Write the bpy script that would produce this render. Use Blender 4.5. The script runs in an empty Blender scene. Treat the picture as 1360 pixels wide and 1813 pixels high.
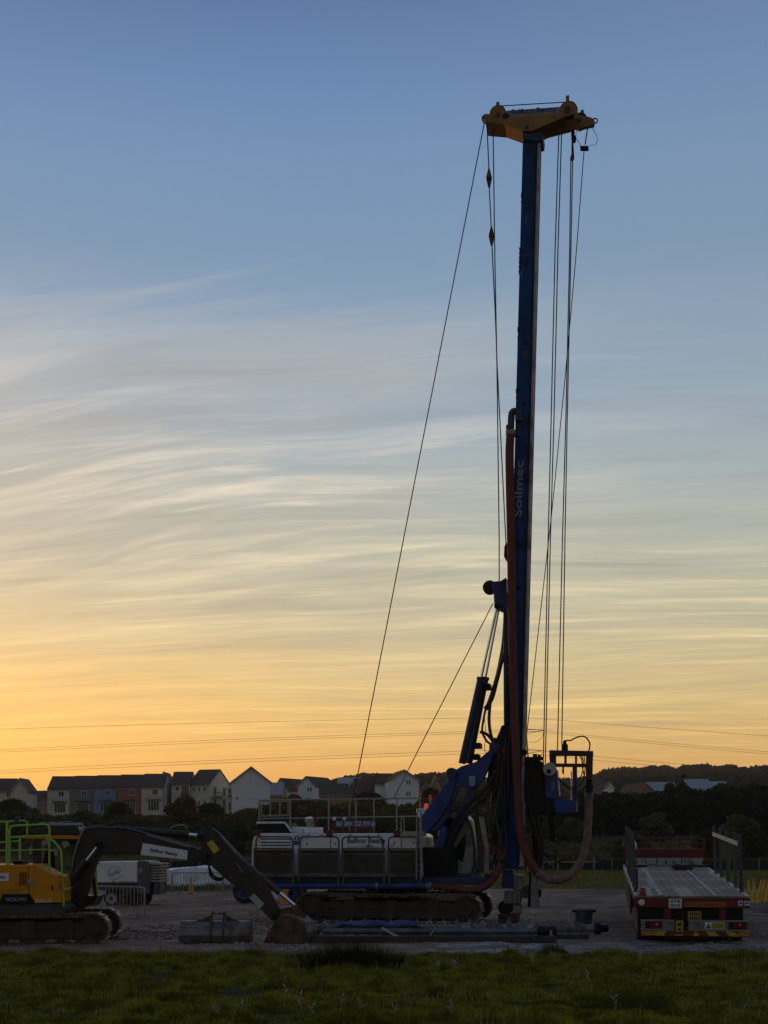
import bpy, bmesh, math, random
import numpy as np
from mathutils import Vector, Matrix, noise

R = math.radians
rng = random.Random(7)
sc = bpy.context.scene
col = sc.collection

# ------------------------------------------------------------------ camera, sky, sun, exposure
F, CX, HY, CH = 2418.0, 680.0, 1484.0, 2.6          # focal length and horizon in photo pixels, eye height
cam_d = bpy.data.cameras.new('camera'); cam = bpy.data.objects.new('camera', cam_d); col.objects.link(cam)
cam.location = (0, 0, CH); cam.rotation_euler = (R(90), 0, 0)
cam_d.sensor_fit = 'VERTICAL'; cam_d.sensor_height = 36; cam_d.sensor_width = 27
cam_d.lens = 36 * F / 1813
cam_d.shift_y = (HY - 906.5) / 1813
cam_d.clip_start = .5; cam_d.clip_end = 6000
sc.camera = cam
sc.view_settings.view_transform = 'Standard'; sc.view_settings.look = 'None'
sc.view_settings.exposure = 0; sc.view_settings.gamma = 1; sc.view_settings.use_curve_mapping = False
sc.cycles.use_denoising = True
sc.cycles.max_bounces = 6; sc.cycles.transparent_max_bounces = 8
sc.cycles.volume_bounces = 0

SUN_AZ, SUN_EL = R(-23), R(2.1)                     # left of the frame, just above the horizon (azimuth from +Y)

def lin(c):
    return tuple(((v/255)/12.92 if v/255 <= .04045 else ((v/255+.055)/1.055)**2.4) for v in c)

class NT:
    """small helper for node trees"""
    def __init__(s, tree): s.t = tree
    def n(s, typ, **kw):
        o = s.t.nodes.new(typ)
        for k, v in kw.items(): setattr(o, k, v)
        return o
    def l(s, a, b): s.t.links.new(a, b)
    def put(s, sock, v):
        if isinstance(v, bpy.types.NodeSocket): s.l(v, sock)
        elif v is not None: sock.default_value = v
    def math(s, op, a, b=None, c=None, clamp=False):
        o = s.n('ShaderNodeMath', operation=op); o.use_clamp = clamp
        for i, v in enumerate((a, b, c)): s.put(o.inputs[i], v) if v is not None else None
        return o.outputs[0]
    def smooth(s, v, lo, hi, a=0., b=1.):
        o = s.n('ShaderNodeMapRange', interpolation_type='SMOOTHSTEP')
        for i, x in enumerate((v, lo, hi, a, b)): s.put(o.inputs[i], x)
        return o.outputs[0]
    def mix(s, f, a, b, blend='MIX'):
        o = s.n('ShaderNodeMix', data_type='RGBA', blend_type=blend)
        s.put(o.inputs[0], f)
        for i, v in ((6, a), (7, b)):
            if isinstance(v, tuple): v = (*v[:3], 1)
            s.put(o.inputs[i], v)
        return o.outputs[2]
    def ramp(s, f, stops):
        o = s.n('ShaderNodeValToRGB'); cr = o.color_ramp
        while len(cr.elements) < len(stops): cr.elements.new(.5)
        for e, (p, c) in zip(cr.elements, stops):
            e.position = p; e.color = (*c[:3], 1)
        s.put(o.inputs[0], f)
        return o.outputs[0]
    def noise(s, vec, scale, detail=4, rough=.55, dist=0., out=0):
        o = s.n('ShaderNodeTexNoise')
        s.put(o.inputs['Vector'], vec); s.put(o.inputs['Scale'], scale); s.put(o.inputs['Detail'], detail)
        s.put(o.inputs['Roughness'], rough); s.put(o.inputs['Distortion'], dist)
        return o.outputs[out]
    def xyz(s, x, y, z):
        o = s.n('ShaderNodeCombineXYZ')
        for i, v in enumerate((x, y, z)): s.put(o.inputs[i], v)
        return o.outputs[0]

def make_world():
    w = bpy.data.worlds.new('World'); sc.world = w; w.use_nodes = True
    t = w.node_tree; t.nodes.clear(); N = NT(t)
    d = N.n('ShaderNodeTexCoord').outputs['Generated']
    sp = N.n('ShaderNodeSeparateXYZ'); N.l(d, sp.inputs[0]); x, y, z = sp.outputs
    h = N.math('SQRT', N.math('ADD', N.math('MULTIPLY', x, x), N.math('ADD', N.math('MULTIPLY', y, y), 1e-6)))
    az = N.math('DIVIDE', y, h)
    azx = N.math('DIVIDE', x, h)
    el = N.math('MAXIMUM', z, 0.)
    e = lambda py: math.sin(math.atan((HY-py)/F))
    front = [(1484, (226,146,70)), (1400, (222,159,84)), (1330, (219,177,108)), (1260, (213,184,123)), (1160, (203,188,145)),
             (1060, (193,188,160)), (960, (178,183,170)), (850, (166,180,182)), (740, (147,168,187)), (600, (134,160,185)),
             (450, (118,148,180)), (300, (111,144,181)), (150, (98,133,178)), (0, (86,119,164))]
    st = [(e(p), lin(c)) for p, c in front] + [(.66, lin((84,117,160))), (.82, lin((82,109,142))), (1., lin((81,104,134)))]
    fr = N.ramp(el, st)
    bk = N.ramp(el, [(0, lin((70,66,66))), (.12, lin((76,73,74))), (.35, lin((76,81,90))), (.66, lin((78,93,114))), (1., lin((81,104,134)))])
    base = N.mix(N.smooth(az, -.55, .92), bk, fr)
    # warm light spread round the place where the sun went down
    sdir = (math.sin(SUN_AZ), math.cos(SUN_AZ))
    ca = N.math('ADD', N.math('MULTIPLY', azx, sdir[0]), N.math('MULTIPLY', az, sdir[1]))
    da = N.math('MULTIPLY', N.math('SUBTRACT', 1., ca), 15.)
    de = N.math('POWER', N.math('MULTIPLY', N.math('ABSOLUTE', N.math('SUBTRACT', el, .05)), 8.5), 2.)
    glow = N.math('POWER', 2.718, N.math('MULTIPLY', N.math('ADD', da, de), -1.))
    base = N.mix(N.math('MULTIPLY', glow, .50), base, lin((255,196,104)))
    # cooler, darker towards the right
    right = N.math('MULTIPLY', N.smooth(azx, -.10, .28), N.smooth(el, .07, .16, .06, .34))
    base = N.mix(right, base, N.mix(.5, base, lin((146,152,156))), 'MIX')
    # thin cirrus on a flat sheet high above
    k = N.math('DIVIDE', 1., N.math('ADD', el, .08))
    u = N.math('MULTIPLY', x, k); v = N.math('MULTIPLY', y, k)
    u2 = N.math('ADD', u, N.math('MULTIPLY', v, -.12)); v2 = N.math('ADD', v, N.math('MULTIPLY', u, .16))
    warp = N.noise(N.xyz(N.math('MULTIPLY', u, .5), N.math('MULTIPLY', v, .5), 3.), 1., 2, .5)
    v3 = N.math('ADD', v2, N.math('MULTIPLY', warp, .5))
    n1 = N.noise(N.xyz(N.math('MULTIPLY', u2, .75), N.math('MULTIPLY', v3, 4.2), 0.), 1., 7, .58, .35)
    n2 = N.noise(N.xyz(N.math('MULTIPLY', u2, 1.5), N.math('MULTIPLY', v3, 9.5), 7.), 1., 5, .6, .5)
    n4 = N.noise(N.xyz(N.math('MULTIPLY', u2, 2.2), N.math('MULTIPLY', v3, 21.), 4.), 1., 6, .62, .6)
    ur = N.math('ADD', N.math('MULTIPLY', u, .9), N.math('MULTIPLY', v, -.42)); vr = N.math('ADD', N.math('MULTIPLY', v, .9), N.math('MULTIPLY', u, .42))
    n5 = N.noise(N.xyz(N.math('MULTIPLY', ur, 1.1), N.math('MULTIPLY', N.math('ADD', vr, N.math('MULTIPLY', warp, .7)), 7.), 9.), 1., 7, .62, .5)
    n3 = N.noise(N.xyz(N.math('MULTIPLY', u, .8), N.math('MULTIPLY', v2, .9), 11.), 1., 4, .5, .3)
    ele = N.math('ADD', el, N.math('MULTIPLY', N.math('SUBTRACT', N.math('ADD', n3, N.math('MULTIPLY', n5, .6)), .8), .22))
    band = N.math('MULTIPLY', N.smooth(ele, .40, .33), N.smooth(el, .02, .09))
    veil = N.math('MULTIPLY', N.smooth(n3, .34, .62), N.math('MULTIPLY', N.smooth(ele, .395, .345), N.smooth(el, .08, .2)))
    veilc = N.ramp(el, [(.1, lin((205,192,150))), (.2, lin((180,179,166))), (.3, lin((174,176,175))), (.38, lin((156,170,184)))])
    lft = N.smooth(azx, .27, .0, .16, 1.)
    base = N.mix(N.math('MULTIPLY', N.math('MULTIPLY', veil, .8), lft), base, veilc)
    patchy = N.smooth(N.noise(N.xyz(N.math('MULTIPLY', u, .55), N.math('MULTIPLY', v, 1.1), 21.), 1., 3, .5, .4), .36, .60, .45, 1.)
    ribs = N.math('ADD', N.math('MULTIPLY', N.smooth(n1, .50, .72), N.smooth(el, .30, .18, .25, .8)), N.math('ADD', N.math('MULTIPLY', N.smooth(n2, .50, .72), .6), N.math('ADD', N.math('MULTIPLY', N.smooth(n4, .50, .74), .4), N.math('MULTIPLY', N.math('MULTIPLY', N.smooth(n5, .46, .66), N.math('MULTIPLY', N.smooth(el, .15, .24), N.smooth(azx, .22, -.08, .35, 1.))), 1.3))))
    cl = N.ramp(el, [(0., lin((255,190,95))), (.09, lin((255,214,138))), (.16, lin((246,228,178))), (.24, lin((226,217,198))),
                     (.34, lin((206,208,209))), (.42, lin((178,192,208)))])
    base = N.mix(N.math('MULTIPLY', N.math('MULTIPLY', N.math('MULTIPLY', ribs, patchy), N.math('MULTIPLY', band, N.math('ADD', lft, N.smooth(el, .24, .15), clamp=True))), N.smooth(el, .36, .17, .50, .78)), base, cl)
    dark = N.math('MULTIPLY', N.math('ADD', N.smooth(n1, .50, .30), N.math('MULTIPLY', N.smooth(n2, .48, .28), .7)), N.math('MULTIPLY', band, .48))
    base = N.mix(dark, base, N.mix(.5, base, lin((130,134,132))))
    # the physical sky at dusk fills in a part of the light
    sky = N.n('ShaderNodeTexSky', sky_type='NISHITA'); sky.sun_disc = False
    sky.sun_elevation = SUN_EL; sky.sun_rotation = SUN_AZ; sky.air_density = 1.0; sky.dust_density = 2.0
    bg = N.n('ShaderNodeBackground'); N.l(base, bg.inputs[0]); bg.inputs[1].default_value = .97
    bg2 = N.n('ShaderNodeBackground'); N.l(sky.outputs[0], bg2.inputs[0]); bg2.inputs[1].default_value = .018
    add = N.n('ShaderNodeAddShader'); N.l(bg.outputs[0], add.inputs[0]); N.l(bg2.outputs[0], add.inputs[1])
    out = N.n('ShaderNodeOutputWorld'); N.l(add.outputs[0], out.inputs[0])
make_world()

sun_d = bpy.data.lights.new('sun', 'SUN'); sun_d.energy = 1.1; sun_d.angle = R(.6); sun_d.color = (1., .42, .13)
sun = bpy.data.objects.new('sun', sun_d); col.objects.link(sun)
sv = Vector((math.sin(SUN_AZ)*math.cos(SUN_EL), math.cos(SUN_AZ)*math.cos(SUN_EL), math.sin(SUN_EL)))
sun.rotation_euler = sv.to_track_quat('Z', 'Y').to_euler(); sun.location = sv*100

# ------------------------------------------------------------------ helpers
def P(px, py, Y): return Vector(((px-CX)/F*Y, Y, CH-(py-HY)/F*Y))

class Frame:
    """local frame of a thing: origin on the ground, turned about Z"""
    def __init__(s, x, y, yaw=0., z=0.):
        s.o = Vector((x, y, z)); s.yaw = yaw
        s.u = Vector((math.cos(yaw), math.sin(yaw), 0)); s.v = Vector((-math.sin(yaw), math.cos(yaw), 0))
    def at(s, px, py, c):
        d = Vector(((px-CX)/F, 1., -(py-HY)/F)); e = Vector((0, 0, CH))
        t = (c - (e-s.o).dot(s.v)) / d.dot(s.v)
        p = e + d*t - s.o
        return Vector((p.dot(s.u), c, p.z))
    def pl(s, pts, c): return [s.at(a, b, c) for a, b in pts]

class MB:
    def __init__(s): s.v = []; s.f = []
    def add(s, vs, fs):
        n = len(s.v); s.v += [tuple(v) for v in vs]; s.f += [[i+n for i in f] for f in fs]; return s
    def box(s, c, sz, M=None):
        hx, hy, hz = sz[0]/2, sz[1]/2, sz[2]/2
        vs = [Vector((a*hx, b*hy, k*hz)) for a in (-1, 1) for b in (-1, 1) for k in (-1, 1)]
        if M: vs = [M @ v for v in vs]
        return s.add([v+Vector(c) for v in vs], [(0,1,3,2),(4,6,7,5),(0,4,5,1),(2,3,7,6),(0,2,6,4),(1,5,7,3)])
    def b2(s, a, b): 
        return s.box([(a[i]+b[i])/2 for i in range(3)], [abs(a[i]-b[i]) for i in range(3)])
    def beam(s, a, b, w, h, up=(0, 0, 1)):
        a, b = Vector(a), Vector(b); d = (b-a); L = d.length; d.normalize()
        up = Vector(up)
        if abs(d.dot(up)) > .98: up = Vector((0, 1, 0))
        sx = d.cross(up).normalized(); uz = sx.cross(d)
        M = Matrix((sx, d, uz)).transposed()
        return s.box((a+b)/2, (w, L, h), M)
    def tube(s, pts, r, seg=8, caps=True):
        pts = [Vector(p) for p in pts]; n = len(pts)
        rs = r if isinstance(r, (list, tuple)) else [r]*n
        prev = None; rings = []
        for i, p in enumerate(pts):
            d = (pts[min(i+1, n-1)]-pts[max(i-1, 0)]).normalized()
            if prev is None:
                prev = Vector((0, 0, 1)) if abs(d.z) < .9 else Vector((0, 1, 0))
            sx = (prev - d*prev.dot(d))
            if sx.length < 1e-5: sx = d.orthogonal()
            sx.normalize(); sy = d.cross(sx); prev = sx
            rings.append([p + (sx*math.cos(2*math.pi*k/seg)+sy*math.sin(2*math.pi*k/seg))*rs[i] for k in range(seg)])
        vs = [v for rg in rings for v in rg]; fs = []
        for i in range(n-1):
            for k in range(seg):
                k2 = (k+1) % seg
                fs.append((i*seg+k, i*seg+k2, (i+1)*seg+k2, (i+1)*seg+k))
        if caps: fs += [tuple(range(seg))[::-1], tuple((n-1)*seg+k for k in range(seg))]
        return s.add(vs, fs)
    def cyl(s, a, b, r, r2=None, seg=16): return s.tube([a, b], [r, r if r2 is None else r2], seg)
    def lathe(s, c, prof, seg=16, axis='z', caps=True):
        """prof: list of (radius, height)"""
        vs = []; fs = []
        for r, hgt in prof:
            for k in range(seg):
                a = 2*math.pi*k/seg; p = (r*math.cos(a), r*math.sin(a), hgt)
                if axis == 'y': p = (p[0], p[2], p[1])
                if axis == 'x': p = (p[2], p[0], p[1])
                vs.append(Vector(p)+Vector(c))
        for i in range(len(prof)-1):
            for k in range(seg):
                fs.append((i*seg+k, i*seg+(k+1) % seg, (i+1)*seg+(k+1) % seg, (i+1)*seg+k))
        if caps: fs += [tuple(range(seg)), tuple((len(prof)-1)*seg+k for k in range(seg))]
        return s.add(vs, fs)
    def prism(s, pts, dv):
        """closed polygon (3-D points) pushed along dv"""
        pts = [Vector(p) for p in pts]; n = len(pts); dv = Vector(dv)
        vs = pts + [p+dv for p in pts]
        fs = [tuple(range(n)), tuple(range(2*n-1, n-1, -1))] + [(i, (i+1) % n, n+(i+1) % n, n+i) for i in range(n)]
        return s.add(vs, fs)
    def strip(s, A, B, th):
        """ribbon between two point rows given thickness along its normal"""
        A = [Vector(p) for p in A]; B = [Vector(p) for p in B]; n = len(A)
        for i in range(n-1):
            nn = (A[i+1]-A[i]).cross(B[i]-A[i])
            if nn.length < 1e-9: continue
            nn.normalize()
            q = [A[i], A[i+1], B[i+1], B[i]]
            s.prism(q, nn*th)
        return s
    def mesh(s, name, mat, smooth=False, recalc=True):
        me = bpy.data.meshes.new(name); me.from_pydata(s.v, [], s.f)
        if recalc:
            bm = bmesh.new(); bm.from_mesh(me); bmesh.ops.recalc_face_normals(bm, faces=bm.faces); bm.to_mesh(me); bm.free()
        if mat: me.materials.append(mat)
        if smooth:
            me.polygons.foreach_set('use_smooth', [True]*len(me.polygons)); me.set_sharp_from_angle(angle=R(38))
        me.update(); return me
    def build(s, name, mat, parent=None, smooth=False, bevel=0.):
        return link(name, s.mesh(name, mat, smooth), parent, bevel)

def link(name, me, parent=None, bevel=0.):
    o = bpy.data.objects.new(name, me); col.objects.link(o)
    if parent: o.parent = parent
    if bevel:
        b = o.modifiers.new('bevel', 'BEVEL'); b.width = bevel; b.segments = 2; b.limit_method = 'ANGLE'; b.angle_limit = R(35)
    return o

def tag(o, label, cat, group=None):
    o['label'] = label; o['category'] = cat
    if group: o['group'] = group
    return o
def thing(name, label, cat, loc=(0, 0, 0), rz=0., group=None):
    o = bpy.data.objects.new(name, None); col.objects.link(o); o.empty_display_size = .3
    o.location = loc; o.rotation_euler = (0, 0, rz)
    return tag(o, label, cat, group)
def frame_thing(name, label, cat, fr, group=None): return thing(name, label, cat, fr.o, fr.yaw, group)
def struct(o): o['kind'] = 'structure'; return o
def stuff(o): o['kind'] = 'stuff'; return o
def copy_tree(o, parent=None):
    c = o.copy(); col.objects.link(c); c.parent = parent
    for ch in o.children: copy_tree(ch, c)
    return c

def catmull(pts, n=8):
    pts = [Vector(p) for p in pts]; q = [pts[0]]+pts+[pts[-1]]; out = []
    for i in range(1, len(q)-2):
        p0, p1, p2, p3 = q[i-1:i+3]
        for k in range(n):
            t = k/n
            out.append(.5*((2*p1)+(-p0+p2)*t+(2*p0-5*p1+4*p2-p3)*t*t+(-p0+3*p1-3*p2+p3)*t**3))
    return out+[pts[-1]]

def text(body, mat, parent, origin, xdir, updir, w, h, name='lettering', bold=.012, lines=1):
    """flat print fitted into w x h, origin = lower left corner"""
    cu = bpy.data.curves.new('lettering', 'FONT'); cu.body = body; cu.size = 1; cu.offset = bold
    cu.align_x = 'CENTER' if lines > 1 else 'LEFT'; cu.resolution_u = 3
    tmp = bpy.data.objects.new('tmp', cu); col.objects.link(tmp)
    dg = bpy.context.evaluated_depsgraph_get()
    me = bpy.data.meshes.new_from_object(tmp.evaluated_get(dg))
    bpy.data.objects.remove(tmp); bpy.data.curves.remove(cu)
    n = len(me.vertices); a = np.zeros(n*3); me.vertices.foreach_get('co', a); a = a.reshape(-1, 3)
    lo, hi = a.min(0), a.max(0); x = Vector(xdir).normalized(); u = Vector(updir).normalized()
    fx = (a[:, 0]-lo[0])/(hi[0]-lo[0])*w; fz = (a[:, 1]-lo[1])/(hi[1]-lo[1])*h
    co = np.array(origin)[None]+fx[:, None]*np.array(x)[None]+fz[:, None]*np.array(u)[None]
    me.vertices.foreach_set('co', co.ravel()); me.materials.clear(); me.materials.append(mat); me.name = name; me.update()
    return link(name, me, parent)

# ------------------------------------------------------------------ materials
MATS = {}
def M(name, c, rough=.5, metal=0., var=.25, scale=3., dirt=None, amt=.35, dscale=1.3, bump=.0, bscale=30., spec=.5, coat=0.):
    if name in MATS: return MATS[name]
    m = bpy.data.materials.new(name); m.use_nodes = True; t = m.node_tree; t.nodes.clear(); N = NT(t)
    b = N.n('ShaderNodeBsdfPrincipled'); o = N.n('ShaderNodeOutputMaterial'); N.l(b.outputs[0], o.inputs[0])
    co = N.n('ShaderNodeTexCoord').outputs['Object']
    n = N.noise(co, scale, 5, .6)
    lo = tuple(v*(1-var) for v in c); hi = tuple(min(1, v*(1+var)) for v in c)
    cc = N.mix(N.smooth(n, .3, .7), lo, hi)
    rr = rough
    if dirt:
        dn = N.noise(co, dscale, 7, .68, .4)
        mask = N.smooth(dn, .62-amt*.4, .78-amt*.25)
        cc = N.mix(N.math('MULTIPLY', mask, .85), cc, dirt)
        rr = N.math('ADD', N.math('MULTIPLY', mask, .35), rough, clamp=True)
    N.put(b.inputs['Base Color'], cc); N.put(b.inputs['Roughness'], rr); b.inputs['Metallic'].default_value = metal
    b.inputs['Specular IOR Level'].default_value = spec; b.inputs['Coat Weight'].default_value = coat
    if bump:
        bp = N.n('ShaderNodeBump'); bp.inputs['Strength'].default_value = bump; bp.inputs['Distance'].default_value = .02
        N.l(N.noise(co, bscale, 6, .65), bp.inputs['Height']); N.l(bp.outputs[0], b.inputs['Normal'])
    MATS[name] = m; return m

MUD = (.10, .065, .042)
m_blue = M('blue_paint', (.004, .028, .18), .45, 0, .3, 3, (.012, .014, .022), .4)
m_mast = M('mast_blue_paint', (.0015, .055, .185), .5, 0, .25, 1.2, (.008, .022, .05), .22, spec=.12)
m_navy = M('dark_blue_paint', (.010, .022, .085), .5, 0, .3, 3, (.03, .025, .02), .35)
m_steel = M('worn_steel', (.20, .20, .21), .42, .6, .3, 5, (.09, .06, .045), .4)
m_galv = M('galvanised_steel', (.28, .28, .28), .45, .7, .15, 8)
m_dgrey = M('dark_grey_steel', (.055, .055, .06), .6, .2, .3, 6, MUD, .3)
m_black = M('black_rubber', (.006, .006, .006), .6, 0, .3, 6, (.04, .028, .02), .2)
m_rope = M('wire_rope', (.035, .032, .032), .5, .4, .2, 20)
m_white = M('white_paint', (.72, .73, .74), .35, 0, .06, 2, (.36, .32, .27), .28, 1.8, coat=.3)
m_yellow = M('yellow_paint', (.27, .125, .010), .45, 0, .15, 2.5, (.16, .08, .02), .3)
m_hose = M('red_hose_sleeve', (.15, .030, .022), .75, 0, .3, 7, (.12, .075, .06), .3, 3., .5, 60)
m_hosemud = M('muddy_hose_sleeve', (.20, .11, .095), .85, 0, .3, 7, (.26, .22, .2), .45, 3., .5, 60)
m_red = M('red_paint', (.13, .010, .008), .45, 0, .2, 3, (.06, .03, .02), .25)
m_rust = M('rusty_steel', (.115, .066, .045), .75, .2, .4, 5, (.07, .04, .03), .4, 4., .4, 40)
m_track = M('track_steel', (.20, .19, .18), .36, .75, .4, 9, (.06, .045, .036), .5, 4., .4, 50)
m_frame = M('muddy_track_frame', (.042, .032, .026), .75, .1, .3, 4, (.085, .06, .045), .5, 2., .4, 25)
m_chrome = M('chrome_rod', (.80, .78, .78), .12, 1., .03, 3)
m_mesh = M('grey_mesh', (.10, .095, .082), .6, .4, .2, 6, MUD, .35)
m_deckblk = M('near_black_steel', (.006, .006, .0065), .6, .1, .3, 5, (.03, .022, .016), .2, spec=.3)
m_bluetext = M('blue_print', (.02, .05, .26), .5, 0, .05)
m_greytext = M('grey_print', (.25, .26, .28), .5, 0, .05)
m_palelogo = M('pale_print', (.22, .25, .28), .5, 0, .08)
m_lime = M('lime_green_paint', (.31, .54, .07), .4, 0, .12, 3)
m_exyellow = M('orange_yellow_paint', (.60, .235, .004), .45, 0, .1, 2, (.2, .1, .02), .2, spec=.3)
m_exdark = M('dark_brown_boom_paint', (.022, .016, .014), .5, 0, .3, 4, (.06, .042, .032), .3)
m_sign = M('white_sign_vinyl', (.70, .72, .76), .45, 0, .05, 4, (.4, .38, .36), .1)
m_glass = M('dark_glass', (.02, .025, .025), .06, 0, .1, 2)
m_beige = M('beige_metal', (.29, .265, .21), .5, 0, .2, 4)
m_tyre = M('tyre_rubber', (.018, .017, .017), .85, 0, .3, 12, MUD, .35, 4., .5, 40)
m_wblue = M('blue_wheel_paint', (.012, .045, .19), .4, 0, .2, 4)
m_orange = M('orange_plastic', (.62, .17, .015), .45, 0, .15, 4)
m_cone = M('yellow_plastic', (.52, .31, .02), .45, 0, .15, 4, (.3, .2, .06), .2)
m_tarp = M('white_tarpaulin', (.66, .72, .80), .4, 0, .15, 2, (.3, .33, .4), .3)
m_btarp = M('blue_tarpaulin', (.010, .02, .13), .5, 0, .25, 3, (.05, .05, .1), .2)
m_wood = M('weathered_deck_board', (.33, .245, .20), .65, 0, .35, 4, (.09, .068, .058), .6, 2.0, .4, 40, spec=.4)
m_plank = M('pale_timber', (.55, .50, .42), .7, 0, .15, 5)
m_conc = M('concrete_mud_grey', (.24, .235, .25), .85, 0, .4, 7, (.09, .08, .075), .55, 4., .9, 25)

def emit(name, c, s):
    m = bpy.data.materials.new(name); m.use_nodes = True; b = m.node_tree.nodes['Principled BSDF']
    b.inputs['Base Color'].default_value = (*[v*.3 for v in c], 1); b.inputs['Emission Color'].default_value = (*c, 1)
    b.inputs['Emission Strength'].default_value = s; return m
m_litred = emit('lit_red_lens', (1, .06, .03), .16)
m_litgreen = emit('lit_green_lens', (.1, .5, .15), .05)
m_beacon = emit('lit_beacon_lens', (1, .12, .05), .3)
m_redlens = M('red_lens', (.16, .012, .01), .2, 0, .1, 4)

# ------------------------------------------------------------------ ground
def sm(a, b, t):
    t = np.clip((t-a)/(b-a), 0, 1); return t*t*(3-2*t)
TX, TY, TRZ, TPITCH = 7.52, 33.4, R(-8.8), R(2.1)      # truck tail, heading and tilt
def hill(x, y):
    px = CX + F*x/np.maximum(y, 1)
    top = 3 + 22*sm(430, 640, px) + 7*sm(900, 1150, px) - 9*sm(760, 840, px)*sm(1080, 960, px)
    return top*sm(330, 760, y)
def lowland(y): return 4.6*sm(113, 205, y)
def truck_ramp(x, y):
    dx, dy = x-TX, y-TY
    a = dx*math.sin(-TRZ)+dy*math.cos(TRZ); b = dx*math.cos(TRZ)-dy*math.sin(-TRZ)
    return np.clip(a, 0, 14)*math.tan(TPITCH)*sm(1.4, .8, np.abs(b))*sm(19, 13, a)
def wob(x, y, s=1., seed=0.):
    return np.array([noise.noise((float(a)*s+seed, float(b)*s-seed, seed)) for a, b in zip(np.ravel(x), np.ravel(y))]).reshape(np.shape(x))

def grid(name, xs, ys, hf, mat, smooth=True):
    X, Y = np.meshgrid(xs, ys); Z = hf(X, Y); nx, ny = len(xs), len(ys)
    me = bpy.data.meshes.new(name); v = np.stack([X, Y, Z], -1).reshape(-1, 3)
    i = (np.arange(ny-1)[:, None]*nx+np.arange(nx-1)[None]).ravel()
    f = np.stack([i, i+1, i+nx+1, i+nx], -1)
    me.from_pydata(v.tolist(), [], f.tolist()); me.materials.append(mat)
    if smooth: me.polygons.foreach_set('use_smooth', [True]*len(me.polygons))
    me.update(); return link(name, me)

def ground_mat():
    m = bpy.data.materials.new('turf_soil'); m.use_nodes = True; t = m.node_tree; N = NT(t); b = t.nodes['Principled BSDF']
    co = N.n('ShaderNodeTexCoord').outputs['Object']
    a = N.noise(co, .35, 6, .6); c = N.noise(co, 4., 5, .7)
    g = N.mix(N.smooth(a, .35, .65), (.030, .030, .006), (.055, .050, .010))
    g = N.mix(N.smooth(c, .5, .8), g, (.05, .042, .012))
    N.put(b.inputs['Base Color'], g); b.inputs['Roughness'].default_value = .95; b.inputs['Specular IOR Level'].default_value = .08
    bp = N.n('ShaderNodeBump'); bp.inputs['Strength'].default_value = .8; bp.inputs['Distance'].default_value = .1
    N.l(c, bp.inputs['Height']); N.l(bp.outputs[0], b.inputs['Normal']); return m
def yard_mat():
    m = bpy.data.materials.new('gravel'); m.use_nodes = True; t = m.node_tree; N = NT(t); b = t.nodes['Principled BSDF']
    co = N.n('ShaderNodeTexCoord').outputs['Object']
    sp = N.n('ShaderNodeSeparateXYZ'); N.l(co, sp.inputs[0])
    big = N.noise(co, .22, 5, .6, .3); mid = N.noise(co, 1.6, 6, .65, .3); fine = N.noise(co, 26, 4, .7)
    g = N.mix(N.smooth(mid, .35, .65), (.25, .155, .108), (.47, .325, .235))
    g = N.mix(N.math('MULTIPLY', N.smooth(big, .46, .60), .8), g, (.105, .057, .042))
    red = N.math('MULTIPLY', N.smooth(N.math('ADD', sp.outputs[0], N.math('MULTIPLY', N.math('SUBTRACT', big, .5), 14.)), 3., -5.), .5)
    g = N.mix(red, g, N.mix(N.smooth(mid, .35, .65), (.13, .068, .048), (.27, .155, .115)))
    vo = N.n('ShaderNodeTexVoronoi'); vo.inputs['Scale'].default_value = 16; N.l(co, vo.inputs['Vector'])
    g = N.mix(N.math('MULTIPLY', N.smooth(fine, .42, .66), .7), g, N.mix(.5, g, (.38, .29, .24)))
    g = N.mix(N.math('MULTIPLY', N.smooth(vo.outputs['Distance'], .35, .05), .25), g, (.09, .06, .05))
    # spilt grout and chalky slurry in front of the auger and round the lorry
    edge = N.math('ADD', sp.outputs[1], N.math('MULTIPLY', N.math('SUBTRACT', N.noise(co, .7, 5, .6), .5), 3.5))
    sl = N.math('MULTIPLY', N.smooth(edge, 35.2, 33.2), N.smooth(N.math('ADD', sp.outputs[0], N.math('MULTIPLY', N.math('SUBTRACT', mid, .5), 3.)), .2, 2.4))
    g = N.mix(N.math('MULTIPLY', sl, .85), g, N.mix(N.smooth(mid, .42, .62), (.17, .15, .14), (.45, .44, .44)))
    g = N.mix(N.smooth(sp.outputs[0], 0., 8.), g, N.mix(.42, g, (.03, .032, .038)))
    N.put(b.inputs['Base Color'], g)
    N.put(b.inputs['Roughness'], N.math('SUBTRACT', .95, N.math('MULTIPLY', sl, .25))); b.inputs['Specular IOR Level'].default_value = .15
    bp = N.n('ShaderNodeBump'); bp.inputs['Strength'].default_value = .9; bp.inputs['Distance'].default_value = .07
    N.l(N.math('ADD', mid, N.math('MULTIPLY', fine, .6)), bp.inputs['Height']); N.l(bp.outputs[0], b.inputs['Normal']); return m
m_turf, m_yard = ground_mat(), yard_mat()

def ground_h(X, Y):
    return lowland(Y)+hill(X, Y)-.04*sm(30.8, 31.5, Y)*sm(72, 69, Y)*sm(19, 17, np.abs(X-2)) - .7*sm(32.5, 33.5, Y)*sm(47, 46, Y)*0
xs = np.unique(np.concatenate([np.linspace(-1400, -60, 40), np.linspace(-60, 60, 80), np.linspace(60, 1400, 40)]))
ys = np.unique(np.concatenate([np.linspace(-60, 18, 8), np.linspace(18, 120, 70), np.linspace(120, 340, 40), np.linspace(340, 1300, 40), np.linspace(1300, 2500, 8)]))
struct(grid('ground', xs, ys, ground_h, m_turf))

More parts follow.
